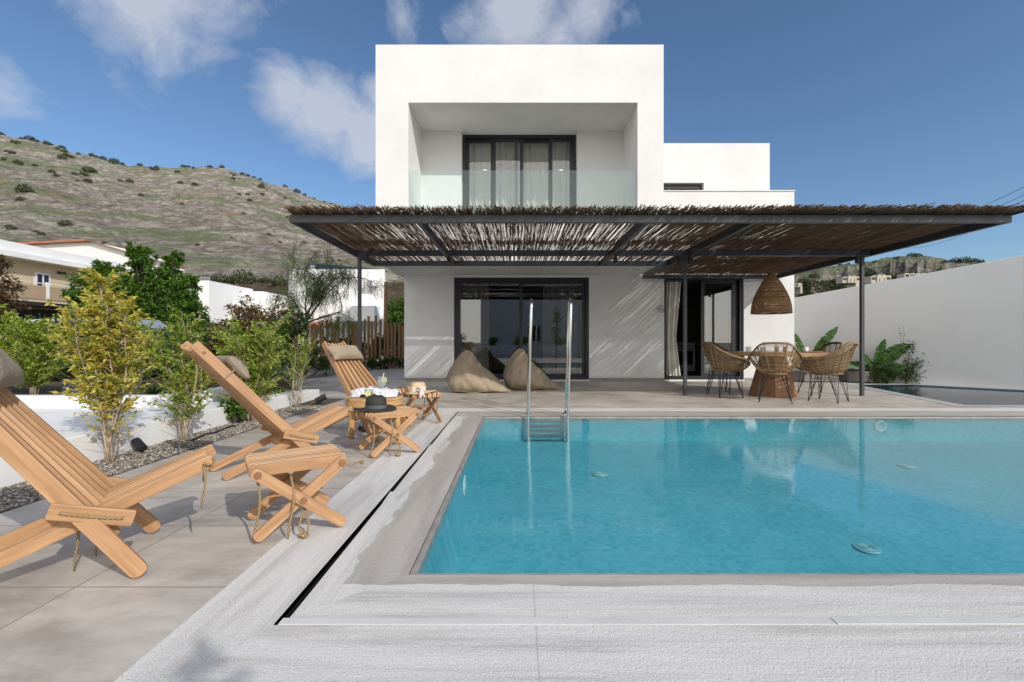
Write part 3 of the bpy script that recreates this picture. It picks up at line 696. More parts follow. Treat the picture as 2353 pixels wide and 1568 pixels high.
# small recessed soffit lights and wall outlet
for px in (1192, 1302, 1413, 1525):
    x = (px - 1190) * 10.2 / F - .9 + .35
    MB().lathe([(.04, 0), (.04, .006)], (x - 0.0, 10.3, 2.533), 16).build('soffit_light', M['grey'], V, world=True)
MB().bx(-1.93, -1.85, FY - .012, FY - .001, .30, .38).build('outlet', M['white'], V, world=True, bevel=.003)
# kitchen things seen through the open door
ov = thing('oven', 'white built-in oven seen inside the open doorway', 'oven', (5.13, 14.6, .04))
mb = MB(); mb.bx(-.32, .32, -.3, .3, 0, .88); mb.build('body', M['white'], ov, bevel=.01)
MB().bx(-.24, .24, -.312, -.301, .2, .62).build('door', M['dark'], ov, bevel=.004)
MB().tube([(-.22, -.34, .68), (.22, -.34, .68)], .01).build('handle', M['steel'], ov)
for k in range(3): MB().lathe([(.022, 0), (.018, .02)], (0, 0, 0), 12).build('knob', M['dark'], ov).location = (-.12 + .12 * k, -.302, .79)
for o_ in ov.children:
    if o_.name.startswith('knob'): o_.rotation_euler = (R(90), 0, 0)
# ================================================================== pergola with reed roof
PG = thing('pergola', 'dark steel pergola roofed with brown reeds over the terrace', 'pergola', (1.7, 8, 0))
ZB0, ZB1 = 2.447, 2.546
def beam(x0, x1, y0, y1, nm='beam', z0=ZB0, z1=ZB1): MB().bx(x0, x1, y0, y1, z0, z1).build(nm, M['beam'], PG, world=True, bevel=.003)
PL, PR, PFY, PMY = -2.88, 6.22, 5.86, 8.13
beam(PL, PR, PFY, PFY + .06); beam(PL, PR, PMY, PMY + .06); beam(PL, 2.98, 9.2, 9.26)
beam(3.04, 6.22, 11.08, 11.14)
for x, y1 in ((PL, 9.2), (-1.29, 9.2), (1.61, 9.2), (2.98, 11.14), (PR - .06, 11.08)):
    beam(x, x + .06, PFY + .06, PMY, z0=ZB0 + .001, z1=ZB1 - .001); beam(x, x + .06, PMY + .06, y1, z0=ZB0 + .001, z1=ZB1 - .001)
for x, y in ((-2.80, PMY), (2.90, PMY + .0), (6.0, PMY + .0)):
    mb = MB(); mb.bx(x, x + .055, y, y + .055, 0, ZB0 - .001); mb.build('post', M['beam'], PG, world=True, bevel=.003)
for x in (-2.62, -1.20, 1.70, 2.82, 3.0, 5.93):
    mb = MB(); mb.bx(x - .03, x + .03, 8.10, 8.16, ZB0 - .13, ZB0 - .02); mb.bx(x - .008, x + .008, 8.122, 8.138, ZB0 - .02, ZB0 - .001)
    mb.build('spotlight', M['dark'], PG, world=True, bevel=.004)
rd = MB(); rr = random.Random(11)
def spots_(x0, x1, step, lo, hi):
    x = x0 + .02; r_ = []
    while x < x1: r_.append((x, rr.gauss(0, .012), rr.gauss(0, .006))); x += step * rr.uniform(lo, hi) + (step * rr.uniform(.5, 1.6) if rr.random() < .13 else 0)
    return r_
def reeds(xs, y0, y1, z, rad, jy=.06, off=0, js=.0):
    for x, sk, bw in xs:
        x += off + rr.gauss(0, js); sk += rr.gauss(0, js * .5)
        if True:
            r = rad * rr.uniform(.7, 1.3); yy0 = y0 + rr.gauss(0, jy); yy1 = y1 + rr.gauss(0, jy)
            m = 5; zz = z + rr.uniform(-.006, .010)
            lift = rr.uniform(-.004, .018)
            pts = [Vector((x + sk * ((yy1 - yy0) * k / m) + bw * math.sin(k * 1.7), yy0 + (yy1 - yy0) * k / m, zz + .004 * math.sin(k * 2.1 + x * 9) + (lift if k == 0 else 0))) for k in range(m + 1)]
            rd.tube(pts, [r, r, r * .95, r * .9, r * .85, r * .75], 5)
for (y0, y1) in ((5.76, 7.75), (7.45, 9.34)):
    xs = spots_(PL, 3.1, .0073, .75, 1.3)      # the second layer lies over the first, a little to the right
    reeds(xs, y0, y1, 2.556, .0033); reeds(xs, y0, y1, 2.566, .0033, off=.0098, js=.0012)
for (y0, y1) in ((5.73, 7.75), (7.45, 9.4), (9.2, 11.12)):
    xs = spots_(2.95, 6.32, .0074, .7, 1.3)
    for zl, of in ((2.556, 0), (2.566, .0098)): reeds(xs, y0, y1, zl, .0034, off=of, js=.0018)
    reeds(spots_(2.95, 6.32, .0115, .6, 1.4), y0, y1, 2.577, .0033)
for k in range(1700):   # loose ends piled along the front edge
    x = rr.uniform(PL, 6.3); r = rr.uniform(.0035, .0062); a_ = rr.gauss(.10 if x > 3 else 0, .16)
    L = rr.uniform(.15, .5); y0 = 5.765 + rr.gauss(0, .028) - (.03 if x > 3 else 0); z0 = 2.578 + rr.uniform(0, .045)
    rd.tube([(x, y0 + L, z0 - .004), (x + a_ * L, y0, z0 + rr.uniform(-.004, .02))], r, 5)
for y in [5.95 + .42 * k for k in range(13)]:
    rd.tube([(PL, y, 2.550), (6.3 if y > 9.3 or True else 3, y, 2.550)] if y < 9.3 else [(2.95, y, 2.550), (6.28, y, 2.550)], .0018, 4)
rd.build('reed_roof', M['reed'], PG, world=True)
# ================================================================== lounge chairs
def rope_tail(mb, p, L, r=.0048, curl=.007, knot=False):
    p = Vector(p); pts = [p + Vector((curl * math.sin(k * .7), curl * .6 * math.cos(k * .9), -L * k / 7)) for k in range(8)]
    mb.tube(pts, [r] * 7 + [r * .6], 7)
    if knot: mb.lathe([(0, -.012), (r * 1.9, -.006), (r * 2.1, .004), (0, .012)], pts[-1] + Vector((0, 0, .02)), 8)
def pillow_mesh(w_, l_, t_, dn):
    mb = MB()
    def fn(u, v):
        a, b_ = 2 * u - 1, 2 * v - 1
        ed = (max(0, 1 - abs(a) ** 3.2) * max(0, 1 - abs(b_) ** 3.2)) ** .5
        cx = a * (1 - .06 * (1 - b_ * b_)); cy = b_ * (1 - .10 * (1 - a * a))
        z = t_ * ed + .007 * noise.noise(Vector((a * 3, b_ * 3, 1))) * ed + .004 * math.sin(b_ * 22 + a * 3) * (abs(a) ** 3) * ed
        return Vector((cy * l_ / 2, cx * w_ / 2, z + .02 * a * a * 0))
    N = 26
    mb.grid(fn, N, N)
    def fb(u, v):
        p = fn(1 - u, v); return Vector((p.x, p.y, -p.z * .55))
    mb.grid(fb, N, N); return mb
def lounge(O, h, L, tb, ts, wf, wr, wt, wj, zp, label):
    t = thing('lounge_chair', label, 'lounge chair', (O[0], O[1], 0), R(h), 'slatted wooden lounge chairs beside the pool')
    W = M['chairwood']; tj = L * tb / (tb + ts); zj = ts * tj
    bw = .057
    def back(u, z):                      # centre line of a back slat
        return Vector((L - z / tb, u / 2 * (wf + (wt - wf) * z / .93), z))
    def seat(u, s_, zo=0):
        return Vector((s_, u / 2 * (wr - .03 + (.30 - wr + .03) * s_ / .93), ts * s_ + zo))
    nb = 7; m1 = MB(); top = .925
    for i in range(nb):
        u = -1 + 2 * i / (nb - 1)
        zt = top - .012 * (1 - abs(u)) * 1.2
        if abs(u) < .99: m1.board(back(u, zj - .075), back(u, zt), bw * .95, .020, (0, 1, 0), .008)
    m1.build('back_slats', W, t, bevel=.0025)
    for u in (-1, 1):
        m = MB(); e = back(u, .018); m.board(e, back(u, top + .01), bw * 1.12, .022, (0, 1, 0), (.026, .010)); m.build('leg', W, t, bevel=.003)
    ns = 6; m2 = MB()
    for i in range(ns):
        u = (-1 + 2 * i / (ns - 1)) * .84
        if 0 < i < ns - 1: m2.board(seat(u, tj - .10, .02), seat(u, .925, .02), bw * .95, .020, (0, 1, 0), .008)
    m2.build('seat_slats', W, t, bevel=.0025)
    for u in (-.86, .86):
        m = MB(); m.board(seat(u, .0, .022), seat(u, .95, .02), bw * .98, .022, (0, 1, 0), (.026, .010)); m.build('leg', W, t, bevel=.003)
    rp = Multi()
    for sd in (-1, 1):
        yj = sd * (wj / 2 + .035); a_ = Vector((tj - .125, yj, zj + .085)); b_ = Vector((tj + .125, yj * .97, zj + .005))
        m = MB(); m.board(a_, b_, .062, .020, (0, 1, 0), .008); lk = m.build('link_plate', W, t, bevel=.003)
        ax = (b_ - a_).normalized(); c0, c1 = a_ + ax * .035, b_ - ax * .035; o_ = Vector((0, sd * .013, 0))
        n_ = 16; rp.new().tube([c0 + (c1 - c0) * k / n_ + o_ - Vector((0, 0, .004)) * math.sin(k / n_ * math.pi) for k in range(n_ + 1)], .0065, 8)
    # ropes through the slat ends
    e0, e1 = seat(-.95, .91, .02), seat(.95, .91, .02); rp.new().tube([e0, e1], .0055, 6); rope_tail(rp.new(), e0 + Vector((.0, -.012, 0)), .19); rope_tail(rp.new(), e1 + Vector((0, .012, 0)), .15)
    rp.new().tube([e0 + Vector((0, -.014, .01)), e0 + Vector((.035, -.02, .0)), e0 + Vector((.04, 0, .02)), e0 + Vector((.015, .03, .03))], .006, 7)
    k0, k1 = back(-1.06, top - .05), back(1.06, top - .05); rp.new().tube([k0, k1], .0055, 6)
    rope_tail(rp.new(), back(0, top - .08) - Vector((.05, .05, 0)), .26, .006)
    q = back(-1.0, zj + .05); rp.new().tube([q + Vector((0, -.012, 0)), back(1.0, zj + .05) + Vector((0, .012, 0))], .005, 6)
    rope_tail(rp.new(), Vector((tj - .08, -.06, zj - .02)), .2); rope_tail(rp.new(), Vector((tj - .04, .10, zj - .02)), .22)
    pg = Multi()
    for u, z in ((-1, top - .05), (1, top - .05)):
        c_ = back(u, z) + Vector((0, u * .010, 0)); pg.new().tube([c_, c_ + Vector((0, u * .003, 0))], .012, 12)
    pg.build('dowel', M['peg'], t)
    rp.build('rope', M['rope'], t, smooth=True)
    # pillow lies on the back near the top
    ang = math.atan2(tb, 1)            # back leans away from the sitter
    pm = pillow_mesh(.40, .20, .066, None)
    pl = pm.build('pillow', M['pillow'], None, smooth=True)
    tag(pl, label.replace('wooden lounge chair', 'taupe head pillow strapped to the lounge chair') if False else None)
    c_ = back(0, zp); nrm = Vector((math.sin(ang), 0, math.cos(ang))); along = Vector((-math.cos(ang), 0, math.sin(ang)))
    pm_ = Matrix((( along.x, 0, nrm.x), (along.y, 1, nrm.y), (along.z, 0, nrm.z))).to_4x4()
    Wm = Matrix.Translation((O[0], O[1], 0)) @ Matrix.Rotation(R(h), 4, 'Z')
    pl.matrix_world = Wm @ Matrix.Translation(c_ + nrm * (.038 + .034)) @ pm_
    pl.name = 'head_pillow'
    st = MB(); hw = (wf + (wt - wf) * zp / .93) / 2 + .018
    loop = [(-hw, .05), (-hw, -.035), (-hw * .5, -.042), (hw * .5, -.042), (hw, -.035), (hw, .05)]
    st.tube([c_ + nrm * z + Vector((0, y, 0)) + along * .01 for y, z in loop], .004, 6)
    so_ = st.build('strap', M['pillow'], t)
    return t, pl
c1, p1 = lounge((-2.242, 1.70), 32.8, .724, 1.376, .417, .525, .428, .282, .394, .80, 'wooden lounge chair nearest the camera, cut off by the left edge')
c2, p2 = lounge((-2.122, 3.271), 46.9, .667, 1.131, .389, .489, .405, .283, .398, .715, 'wooden lounge chair in the middle, seen from behind its tilted slatted back')
c3, p3 = lounge((-2.03, 5.239), -29.5, .835, 1.027, .46, .54, .43, .250, .400, .775, 'wooden lounge chair farthest away, facing the camera behind the towel table')
for p_, l_ in ((p1, 'taupe head pillow cut off at the left edge of the photo'), (p2, 'taupe head pillow strapped over the middle chair with a drooping end'), (p3, 'plump taupe head pillow on the farthest lounge chair')):
    tag(p_, l_, 'pillow', 'head pillows on the lounge chairs')
# ------------------------------------------------------------------ folding stools
def stool(cx, cy, h, label, Lt=.42, Wt=.31, top=.365, tails=((-.19, -.17, .30), (-.05, -.2, .30))):
    t = thing('folding_stool', label, 'stool', (cx, cy, 0), R(h), 'crossed-leg wooden folding stools')
    W = M['chairwood']; n = 10; m = MB()
    for i in range(n):
        y = -Wt / 2 + Wt * (i + .5) / n; od = i % 2
        m.board((-Lt / 2 - (0 if od else .012), y, top - .028), (Lt / 2 + (.012 if od else 0), y, top - .028), .054, .021, (0, 1, 0), .012)
    m.build('seat_slats', W, t, bevel=.0025)
    pg = Multi()
    for sd in (-1, 1):
        ya, yb = sd * (Wt / 2 + .034), sd * (Wt / 2 + .011)
        A0, A1 = Vector((-Lt / 2 + .02, ya, top - .035)), Vector((Lt / 2 - .01, ya, .022))
        B0, B1 = Vector((Lt / 2 - .02, yb, top - .035)), Vector((-Lt / 2 + .01, yb, .022))
        for a_, b_ in ((A0, A1), (B0, B1)):
            dd = (b_ - a_).normalized(); mm = MB(); mm.board(a_ - dd * .03, b_, .052, .021, (0, 1, 0), .021); mm.build('leg', W, t, bevel=.003)
        mid = (A0 + A1) / 2
        for c_ in (A0, mid + Vector((0, 0, 0)), Vector((B0.x, ya + sd * .0, B0.z))):
            q_ = .0445 if abs(c_.x - B0.x) > .02 else .0225; pg.new().tube([Vector((c_.x, sd * (Wt / 2 + q_ - .004), c_.z)), Vector((c_.x, sd * (Wt / 2 + q_ + .007), c_.z))], .0165, 18)
    pg.build('dowel', M['peg'], t, bevel=.001)
    st = MB(); st.board((-Lt * .0 - .09, 0, .19), (-Lt * 0 + .13, .0, .175), .04, .018, (0, 0, 1), .01)
    st.tube([(0, -Wt / 2 - .02, .19), (0, Wt / 2 + .02, .19)], .014, 10); st.build('crossbar', W, t, bevel=.002)
    rp = Multi()
    for x, y, L in tails: rope_tail(rp.new(), (x, y, top - .06), L, .0055, .012, False)
    # loop with a heavy knot hanging from the crossing
    x0, y0 = .01, -Wt / 2 - .005
    lp = [(x0, y0, .18), (x0 + .002, y0 - .01, .12), (x0 - .02, y0 - .03, .07), (x0 - .028, y0 - .05, .045), (x0 - .01, y0 - .06, .022), (x0 + .012, y0 - .05, .03), (x0 + .022, y0 - .03, .06), (x0 + .008, y0 - .01, .11), (x0 + .004, y0, .18)]
    rp.new().tube(lp, .0055, 8); kc = Vector((x0 - .008, y0 - .06, .017)); kn = rp.new()
    for k in range(3): kn.tube([kc + Vector((.016 * math.cos(a_) * (1 - .2 * k), .016 * math.sin(a_), .006 * math.sin(2 * a_ + k * 2) + .004 * k)) for a_ in [j * .698 + k for j in range(10)]], .0062, 7)
    e = Vector((Lt / 2 - .01, -Wt / 2 - .05, top - .04))
    rp.new().tube([e, e + Vector((.03, -.01, -.012)), e + Vector((.05, -.005, .004)), e + Vector((.065, -.02, .006))], .005, 6)
    kk = e + Vector((.075, -.02, .005)); rp.new().lathe([(0, -.012), (.011, -.006), (.012, .005), (0, .012)], kk, 8)
    rp.build('rope', M['rope'], t, smooth=True); return t
stool(-1.157, 2.425, 34, 'bare wooden folding stool in front, nearest the pool deck corner')
stool(-1.116, 4.02, 35, 'wooden folding stool carrying the black hat')
stool(-1.16, 5.42, -50, 'wooden folding stool carrying the straw hat', tails=((.2, -.16, .30), (-.15, .16, .30), (.19, .14, .3)))
# ------------------------------------------------------------------ round side table with drinks and towel
TX, TY, TZ = -1.42, 4.62, .405
t = thing('side_table', 'low round wooden side table holding the striped towel and drinks', 'side table', (TX, TY, 0))
m = MB()
for i in range(9):
    x0, x1 = -.27 + .06 * i, -.27 + .06 * i + .057; xm = (x0 + x1) / 2
    h0, h1 = [math.sqrt(max(.0, .272 ** 2 - x * x)) for x in (max(-.27, x0), min(.27, x1))]
    m.add([(y, x, z) for z in (TZ - .022, TZ) for x, y in ((x0, -h0), (x1, -h1), (x1, h1), (x0, h0))], [(0, 1, 2, 3), (7, 6, 5, 4), (0, 4, 5, 1), (1, 5, 6, 2), (2, 6, 7, 3), (3, 7, 4, 0)],
          [[(0, 0), (0, .06), (.5, .06), (.5, 0)]] * 2 + [[(0, 0), (0, .06), (.5, .06), (.5, 0)]] * 4)
m.build('table_top', M['acacia'], t, bevel=.002)
m = MB(); m.lathe([(.262, TZ - .078), (.275, TZ - .075), (.275, TZ - .025), (.262, TZ - .024)], n=48, closed=True); m.build('rim', M['acacia'], t, smooth=False)
for a_ in (20, 110, 200, 290):
    x, y = .215 * math.cos(R(a_)), .215 * math.sin(R(a_)); mm = MB(); mm.tube([(x * 1.03, y * 1.03, 0), (x, y, .15), (x * .98, y * .98, TZ - .03)], [.026, .033, .036], 14); mm.build('leg', M['acacia'], t, smooth=True)
a = NM('striped_towel'); v = a.coord('UV'); sp = a.n('ShaderNodeSeparateXYZ'); a.l(v, sp.inputs[0])
s1 = a.math('GREATER_THAN', a.math('FRACT', a.math('MULTIPLY', sp.outputs[0], 11)), .80); s2 = a.math('GREATER_THAN', a.math('FRACT', a.math('ADD', a.math('MULTIPLY', sp.outputs[0], 11), .35)), .93)
c_ = a.mix(a.math('MULTIPLY', s1, .65), (.76, .76, .77), (.18, .22, .38)); c_ = a.mix(a.math('MULTIPLY', s2, .5), c_, (.55, .2, .22))
a.bsdf(c_, .95, a.bump(a.noise(a.coord(), 200, 3), .4, .003), spec=.1); M['towel'] = a.m
def heap(w_, d_, h_, seed, drop=0):
    mb = MB(); N = 34; vs, uvs = [], []
    for j in range(N + 1):
        for i in range(N + 1):
            a_, b_ = 2 * i / N - 1, 2 * j / N - 1; r2 = (abs(a_) ** 2.4 + abs(b_) ** 2.4)
            z = h_ * max(0, 1 - r2 ** 1.2 * .8) ** .55 if r2 < 1.2 else 0
            n_ = noise.fractal(Vector((a_ * 1.8 + seed, b_ * 1.8, seed)), 1, 2, 4)
            fold = .018 * math.sin(8 * a_ + 5 * n_ + seed) + .014 * math.sin(11 * b_ + 6 * n_)
            zz = z * (1 + .25 * n_) + (fold * .55 + .012 if z > .004 else .004)
            if drop and b_ < -.55: zz -= drop * ((-.55 - b_) / .45)
            vs.append(Vector((a_ * w_ / 2 * (1 + .1 * n_), b_ * d_ / 2 * (1 + .12 * n_), zz)))
    fs, uv = [], []
    for j in range(N):
        for i in range(N):
            fs.append((j * (N + 1) + i, j * (N + 1) + i + 1, (j + 1) * (N + 1) + i + 1, (j + 1) * (N + 1) + i))
            uv.append([((i + q) / N * .9 + (j + s_) / N * .3, (j + s_) / N) for q, s_ in ((0, 0), (1, 0), (1, 1), (0, 1))])
    return mb.add(vs, fs, uv)
tw = heap(.45, .29, .062, 1.3).build('towel', M['towel'], None, smooth=True); tw.location = (TX + .0, TY + .04, TZ + .002)
tag(tw, 'white towel with blue stripes heaped on the round side table', 'towel')
def lemon_slice(mb, c, r, yaw, tilt=0):
    return mb.tube([Vector(c), Vector(c) + Vector((math.sin(yaw), math.cos(yaw), tilt)) * .005], r, 16)
gl = thing('wine_glass', 'tall stemmed gin glass with a lemon slice, behind the black hat', 'glass', (TX + .075, TY - .02, TZ))
m = MB(); m.lathe([(.036, 0), (.034, .003), (.005, .008), (.004, .075), (.02, .085), (.040, .11), (.047, .145), (.045, .175), (.039, .20)], n=28, closed=True); m.build('glass_body', M['drink'], gl, smooth=True)
m = MB(); m.lathe([(.0, .088), (.036, .108), (.044, .145), (.043, .168), (0, .168)], n=24); m.build('drink', glassmat('pale_tonic', (.86, .88, .86), boost=.03, milky=.35), gl, smooth=True)
lemon_slice(MB(), (.03, -.02, .165), .03, .4).build('lemon_slice', M['lemon'], gl)
m = MB(); m.tube([(-.01, 0, .1), (.02, .01, .235)], .004, 8); m.build('straw', M['white'], gl)
g2 = thing('tumbler', 'short tumbler with a round lemon slice, just above the black hat', 'glass', (TX - .0, TY - .17, TZ))
m = MB(); m.lathe([(.0, 0), (.036, .0), (.040, .09), (.038, .09), (.035, .008), (0, .008)], n=28, closed=True); m.build('glass_body', M['drink'], g2, smooth=True)
lemon_slice(MB(), (0, -.036, .05), .028, math.pi).build('lemon_slice', M['lemon'], g2)
# ------------------------------------------------------------------ hats and small things
def hat(name, label, loc, rz, rc, hc, rb, mcrown, mband, bh, dent=True, wob=.008):
    t = thing(name, label, 'hat', loc, rz)
    m = MB(); n = 40
    m.lathe([(rb, .006), (rb * .985, .010), (rc * 1.25, .012), (rc * 1.03, .016)], n=n, closed=True, sc_=(1, 1.12), jit=lambda a_, i: (0, (wob * math.sin(2 * a_ + 1) + .004 * math.sin(3 * a_)) * (1 if i < 2 else .3)))
    m.lathe([(rc * 1.03, .010), (rc * 1.25, .006), (rb * .985, .003), (rb, .006)], n=n, closed=True, sc_=(1, 1.12), jit=lambda a_, i: (0, (wob * math.sin(2 * a_ + 1) + .004 * math.sin(3 * a_)) * (1 if i > 1 else .3)))
    m.build('brim', mcrown, t, smooth=True)
    m = MB(); m.lathe([(rc, .012), (rc * .985, hc * .5), (rc * .93, hc * .82), (rc * .80, hc * .95), (rc * .55, hc * (1.0)), (0, hc * (.93 if dent else 1.01))], n=n, sc_=(.94, 1.1),
                     jit=lambda a_, i: (-.012 * max(0, math.cos(2 * a_)) * (1 if dent and i == 3 else 0), 0)); m.build('crown', mcrown, t, smooth=True)
    m = MB(); m.lathe([(rc * 1.02, .014), (rc * 1.025, .016 + bh * .5), (rc * 1.01, .014 + bh)], n=n, closed=True, sc_=(.94, 1.1)); m.build('hat_band', mband, t, smooth=True); return t
hat('fedora_hat', 'black fedora with a grey band lying on the middle stool', (-1.215, 3.99, .368), .7, .092, .118, .168, M['felt'], M['band'], .030)
sh = hat('straw_hat', 'straw sun hat with a pale pink ribbon on the far stool', (-1.15, 5.36, .368), -.5, .088, .115, .20, M['straw'], M['pinkcloth'], .055, False)
m = MB()
for sgn in (-1, 1):
    m.tube([Vector((.09, -.05, .03)) + Vector((.03 * math.cos(a_) * sgn, -.025 + .02 * sgn * math.sin(a_), .018 + .022 * math.sin(a_))) for a_ in [k * .52 for k in range(13)]], .010, 7)
m.tube([(.10, -.06, .035), (.14, -.11, .035), (.17, -.15, .01), (.18, -.17, -.04)], [.012, .016, .018, .015], 7)
m.tube([(.09, -.05, .03), (.12, -.08, .03), (.15, -.10, .015), (.19, -.12, -.03)], [.012, .014, .015, .012], 7)
m.build('ribbon_bow', M['pinkcloth'], sh, smooth=True)
sg = thing('sunglasses', 'dark sunglasses lying beside the straw hat', 'sunglasses', (-1.335, 5.40, .368), .3)
m = MB()
for x in (-.034, .034): m.lathe([(0, -.004), (.026, -.003), (.026, .003), (0, .004)], (x, 0, .026), 16, sc_=(1, .9))
m2 = MB(); m2.add([(v[0], (v[2] - .026) * .7, v[1] + .028) for v in m.v], m.f); m2.build('lens', M['dark'], sg, smooth=True)
m = MB(); m.tube([(-.06, 0, .04), (-.03, -.002, .055), (0, -.002, .045), (.03, -.002, .055), (.06, 0, .04)], .004, 6)
for x in (-.062, .062): m.tube([(x, 0, .04), (x * .95, .06, .03), (x * .8, .11, .008)], .0035, 6)
m.build('frame', M['dark'], sg, smooth=True)
def flipflop(x, y, rz, label):
    t = thing('flip_flop', label, 'sandal', (x, y, 0), rz, 'sandals under the side table')
    m = MB(); pr = [(.045 * math.sin(k * .3927) * (1 if math.cos(k * .3927) > 0 else .8), .125 * math.cos(k * .3927)) for k in range(16)]
    m.prism(pr, .0, .018); m.build('sole', M['dark'], t, bevel=.004)
    m = MB(); m.tube([(-.038, .0, .018), (-.02, .05, .045), (0, .07, .02), (.02, .05, .045), (.038, 0, .018)], .006, 6); m.build('strap', M['dark'], t)
flipflop(-1.66, 4.98, .5, 'dark sandal under the side table, the left one'); flipflop(-1.54, 4.95, .8, 'dark sandal under the side table, the right one')
# ------------------------------------------------------------------ bean bags
def beanbag(x0, y0, wd, hh, label, seed, mir=0):
    t = thing('bean_bag', label, 'bean bag', (x0 + wd / 2, y0, 0), 0, 'bean bags by the glass door')
    top = [(0, .33), (.015, .43), (.05, .56), (.10, .70), (.17, .84), (.23, .94), (.28, .985), (.34, .99), (.385, .945), (.44, .84), (.50, .72), (.57, .60), (.66, .49), (.75, .38), (.84, .25), (.92, .14), (.97, .08), (1, .05)]
    bot = [(0, .33), (.015, .22), (.05, .10), (.10, .03), (.14, .0), (1, 0)]
    dep = [(0, .02), (.02, .14), (.07, .27), (.16, .38), (.30, .42), (.45, .40), (.62, .33), (.8, .2), (.93, .09), (1, .02)]
    mb = MB(); NU, NK = 60, 40
    def fn(u, v):
        uu = u ** 1.15; zt, zb, d = lerpt(top, uu) * hh, lerpt(bot, uu) * hh, lerpt(dep, uu) * 1.0
        a_ = v * 2 * math.pi; cz, cy = math.sin(a_), math.cos(a_)
        zc = (zt + zb) / 2; hz = (zt - zb) / 2
        # belly: section is wide low down and pinched toward the top
        z = zc + hz * (abs(cz) ** .9) * (1 if cz > 0 else -1)
        rel = min(1, max(0, (z - zb) / max(.001, zt - zb)))
        wid = d * (abs(cy) ** .8) * (1 if cy > 0 else -1) * (1 - .55 * rel ** 1.5) + .08 * rel * 1
        p = Vector((x0 + uu * wd, y0 + wid, z))
        f1 = noise.fractal(Vector((p.x * 3.2 + seed, p.y * 3, p.z * 2.6)), 1, 2, 3)
        cr = -abs(math.sin(p.x * 9 + p.z * 5 * (1 if seed < 5 else -1) + f1 * 2.5)) ** 6 * .022
        s_ = .028 * f1 + cr
        if z > .03: p.y += s_ * (1 if cy > 0 else -1) * 1.2; p.x += .3 * s_; p.z += s_ * .35
        return p
    mb.grid(fn, NU, NK); mb.build('canvas_body', M['beanbag'], t, smooth=True, world=True)
    m = MB(); m.tube([Vector((x0 + wd * (.10 + .9 * k / 12), y0 - lerpt(dep, .10 + .9 * k / 12) * .86 - .005, .045 + .02 * math.sin(k))) for k in range(13)], .005, 6); m.build('seam', M['beanbag'], t, smooth=True, world=True)
    return t
beanbag(-1.33, 8.72, 1.20, .80, 'sand canvas bean bag on the left, with sunlight on its foot', 2)
beanbag(-.30, 9.3, 1.12, .82, 'sand canvas bean bag on the right, fully in shade behind the ladder', 7)
# ------------------------------------------------------------------ pool ladder
t = thing('pool_ladder', 'tall polished steel pool ladder at the far edge of the water', 'ladder', (.38, 5.95, 0))
for x in (.128, .625):
    top = 1.485; m = MB(); lean = .045
    pts = [(x - .004, 5.84, -.30), (x, 5.84, 0)] + [(x + lean * z / top, 5.84 + .0 * z, z) for z in (.4, .8, 1.2, top - .10)]
    pts += [(x + lean, 5.85 + .11 * (1 - math.cos(a_)), top - .10 + .10 * math.sin(a_)) for a_ in (.5, 1.0, 1.57, 2.1, 2.7)]
    pts += [(x + lean, 6.07, top - .12)] + [(x + lean * z / top, 6.07, z) for z in (1.0, .5, .0)]
    m.tube(pts, .0185, 14); m.build('rail', M['steel'], t, smooth=True, world=True)
    m = MB(); m.lathe([(.045, 0), (.045, .006), (.03, .016), (.022, .018)], (x, 6.07, 0), 20); m.build('flange', M['steel'], t, smooth=True, world=True)
for z in (-.055, -.115, -.175, -.245):
    m = MB(); m.bx(.145, .62, 5.80, 5.845, z - .006, z + .004); m.build('step', simple('step_grey', (.16, .15, .15), .4), t, world=True, bevel=.003)
def poolfit(name, label, cat, loc, r, grp, vert=False, h=.02):
    t = thing(name, label, cat, loc, 0, grp)
    h = .008; m = MB(); m.lathe([(r, 0), (r * .95, h), (r * .7, h * 1.2), (0, h * 1.2)], n=28)
    if vert == 'y': m.v = [(v[0], -v[2], v[1]) for v in m.v]
    if vert == 'x': m.v = [(v[2], v[0], v[1]) for v in m.v]
    m.build('faceplate', M['inlet'] if not vert else M['white'], t, smooth=False)
    m = MB()
    for k in range(3):
        rr_ = r * (.25 + .2 * k); pts = [(rr_ * math.cos(a_ * .314), rr_ * math.sin(a_ * .314), h * 1.25) for a_ in range(21)]
        if vert == 'y': pts = [(p[0], -p[2], p[1]) for p in pts]
        if vert == 'x': pts = [(p[2], p[0], p[1]) for p in pts]
        m.tube(pts, .003, 5)
    m.build('grille', M['inlet'], t)
def bz(y): return DF + (DB - DF) * (y - PY0) / (PY1 - PY0)
def onbottom(px, py):
    lo, hi = PY0, PY1
    for _ in range(40):
        m_ = (lo + hi) / 2; yy = HY + F * (H - bz(m_)) / m_
        if yy > py: lo = m_
        else: hi = m_
    return ((px - CX) * lo / F, lo, bz(lo) + .004)
gk = 'round inlets on the pool floor'
poolfit('pool_drain', 'pale round inlet on the pool floor below the ladder', 'pool drain', onbottom(1380, 1091), .085, gk)
poolfit('pool_drain', 'pale round inlet on the pool floor near the pergola post reflection', 'pool drain', onbottom(1992, 1262), .085, gk)
poolfit('pool_drain', 'faint round inlet on the pool floor toward the right edge', 'pool drain', onbottom(2085, 1073), .085, gk)
poolfit('pool_light', 'round white pool light on the far pool wall', 'pool light', (4.6, 5.905, -.12), .075, None, 'y')
poolfit('pool_light', 'round white pool light on the left pool wall', 'pool light', (PX0 + .003, 3.62, -.17), .08, None, 'x')
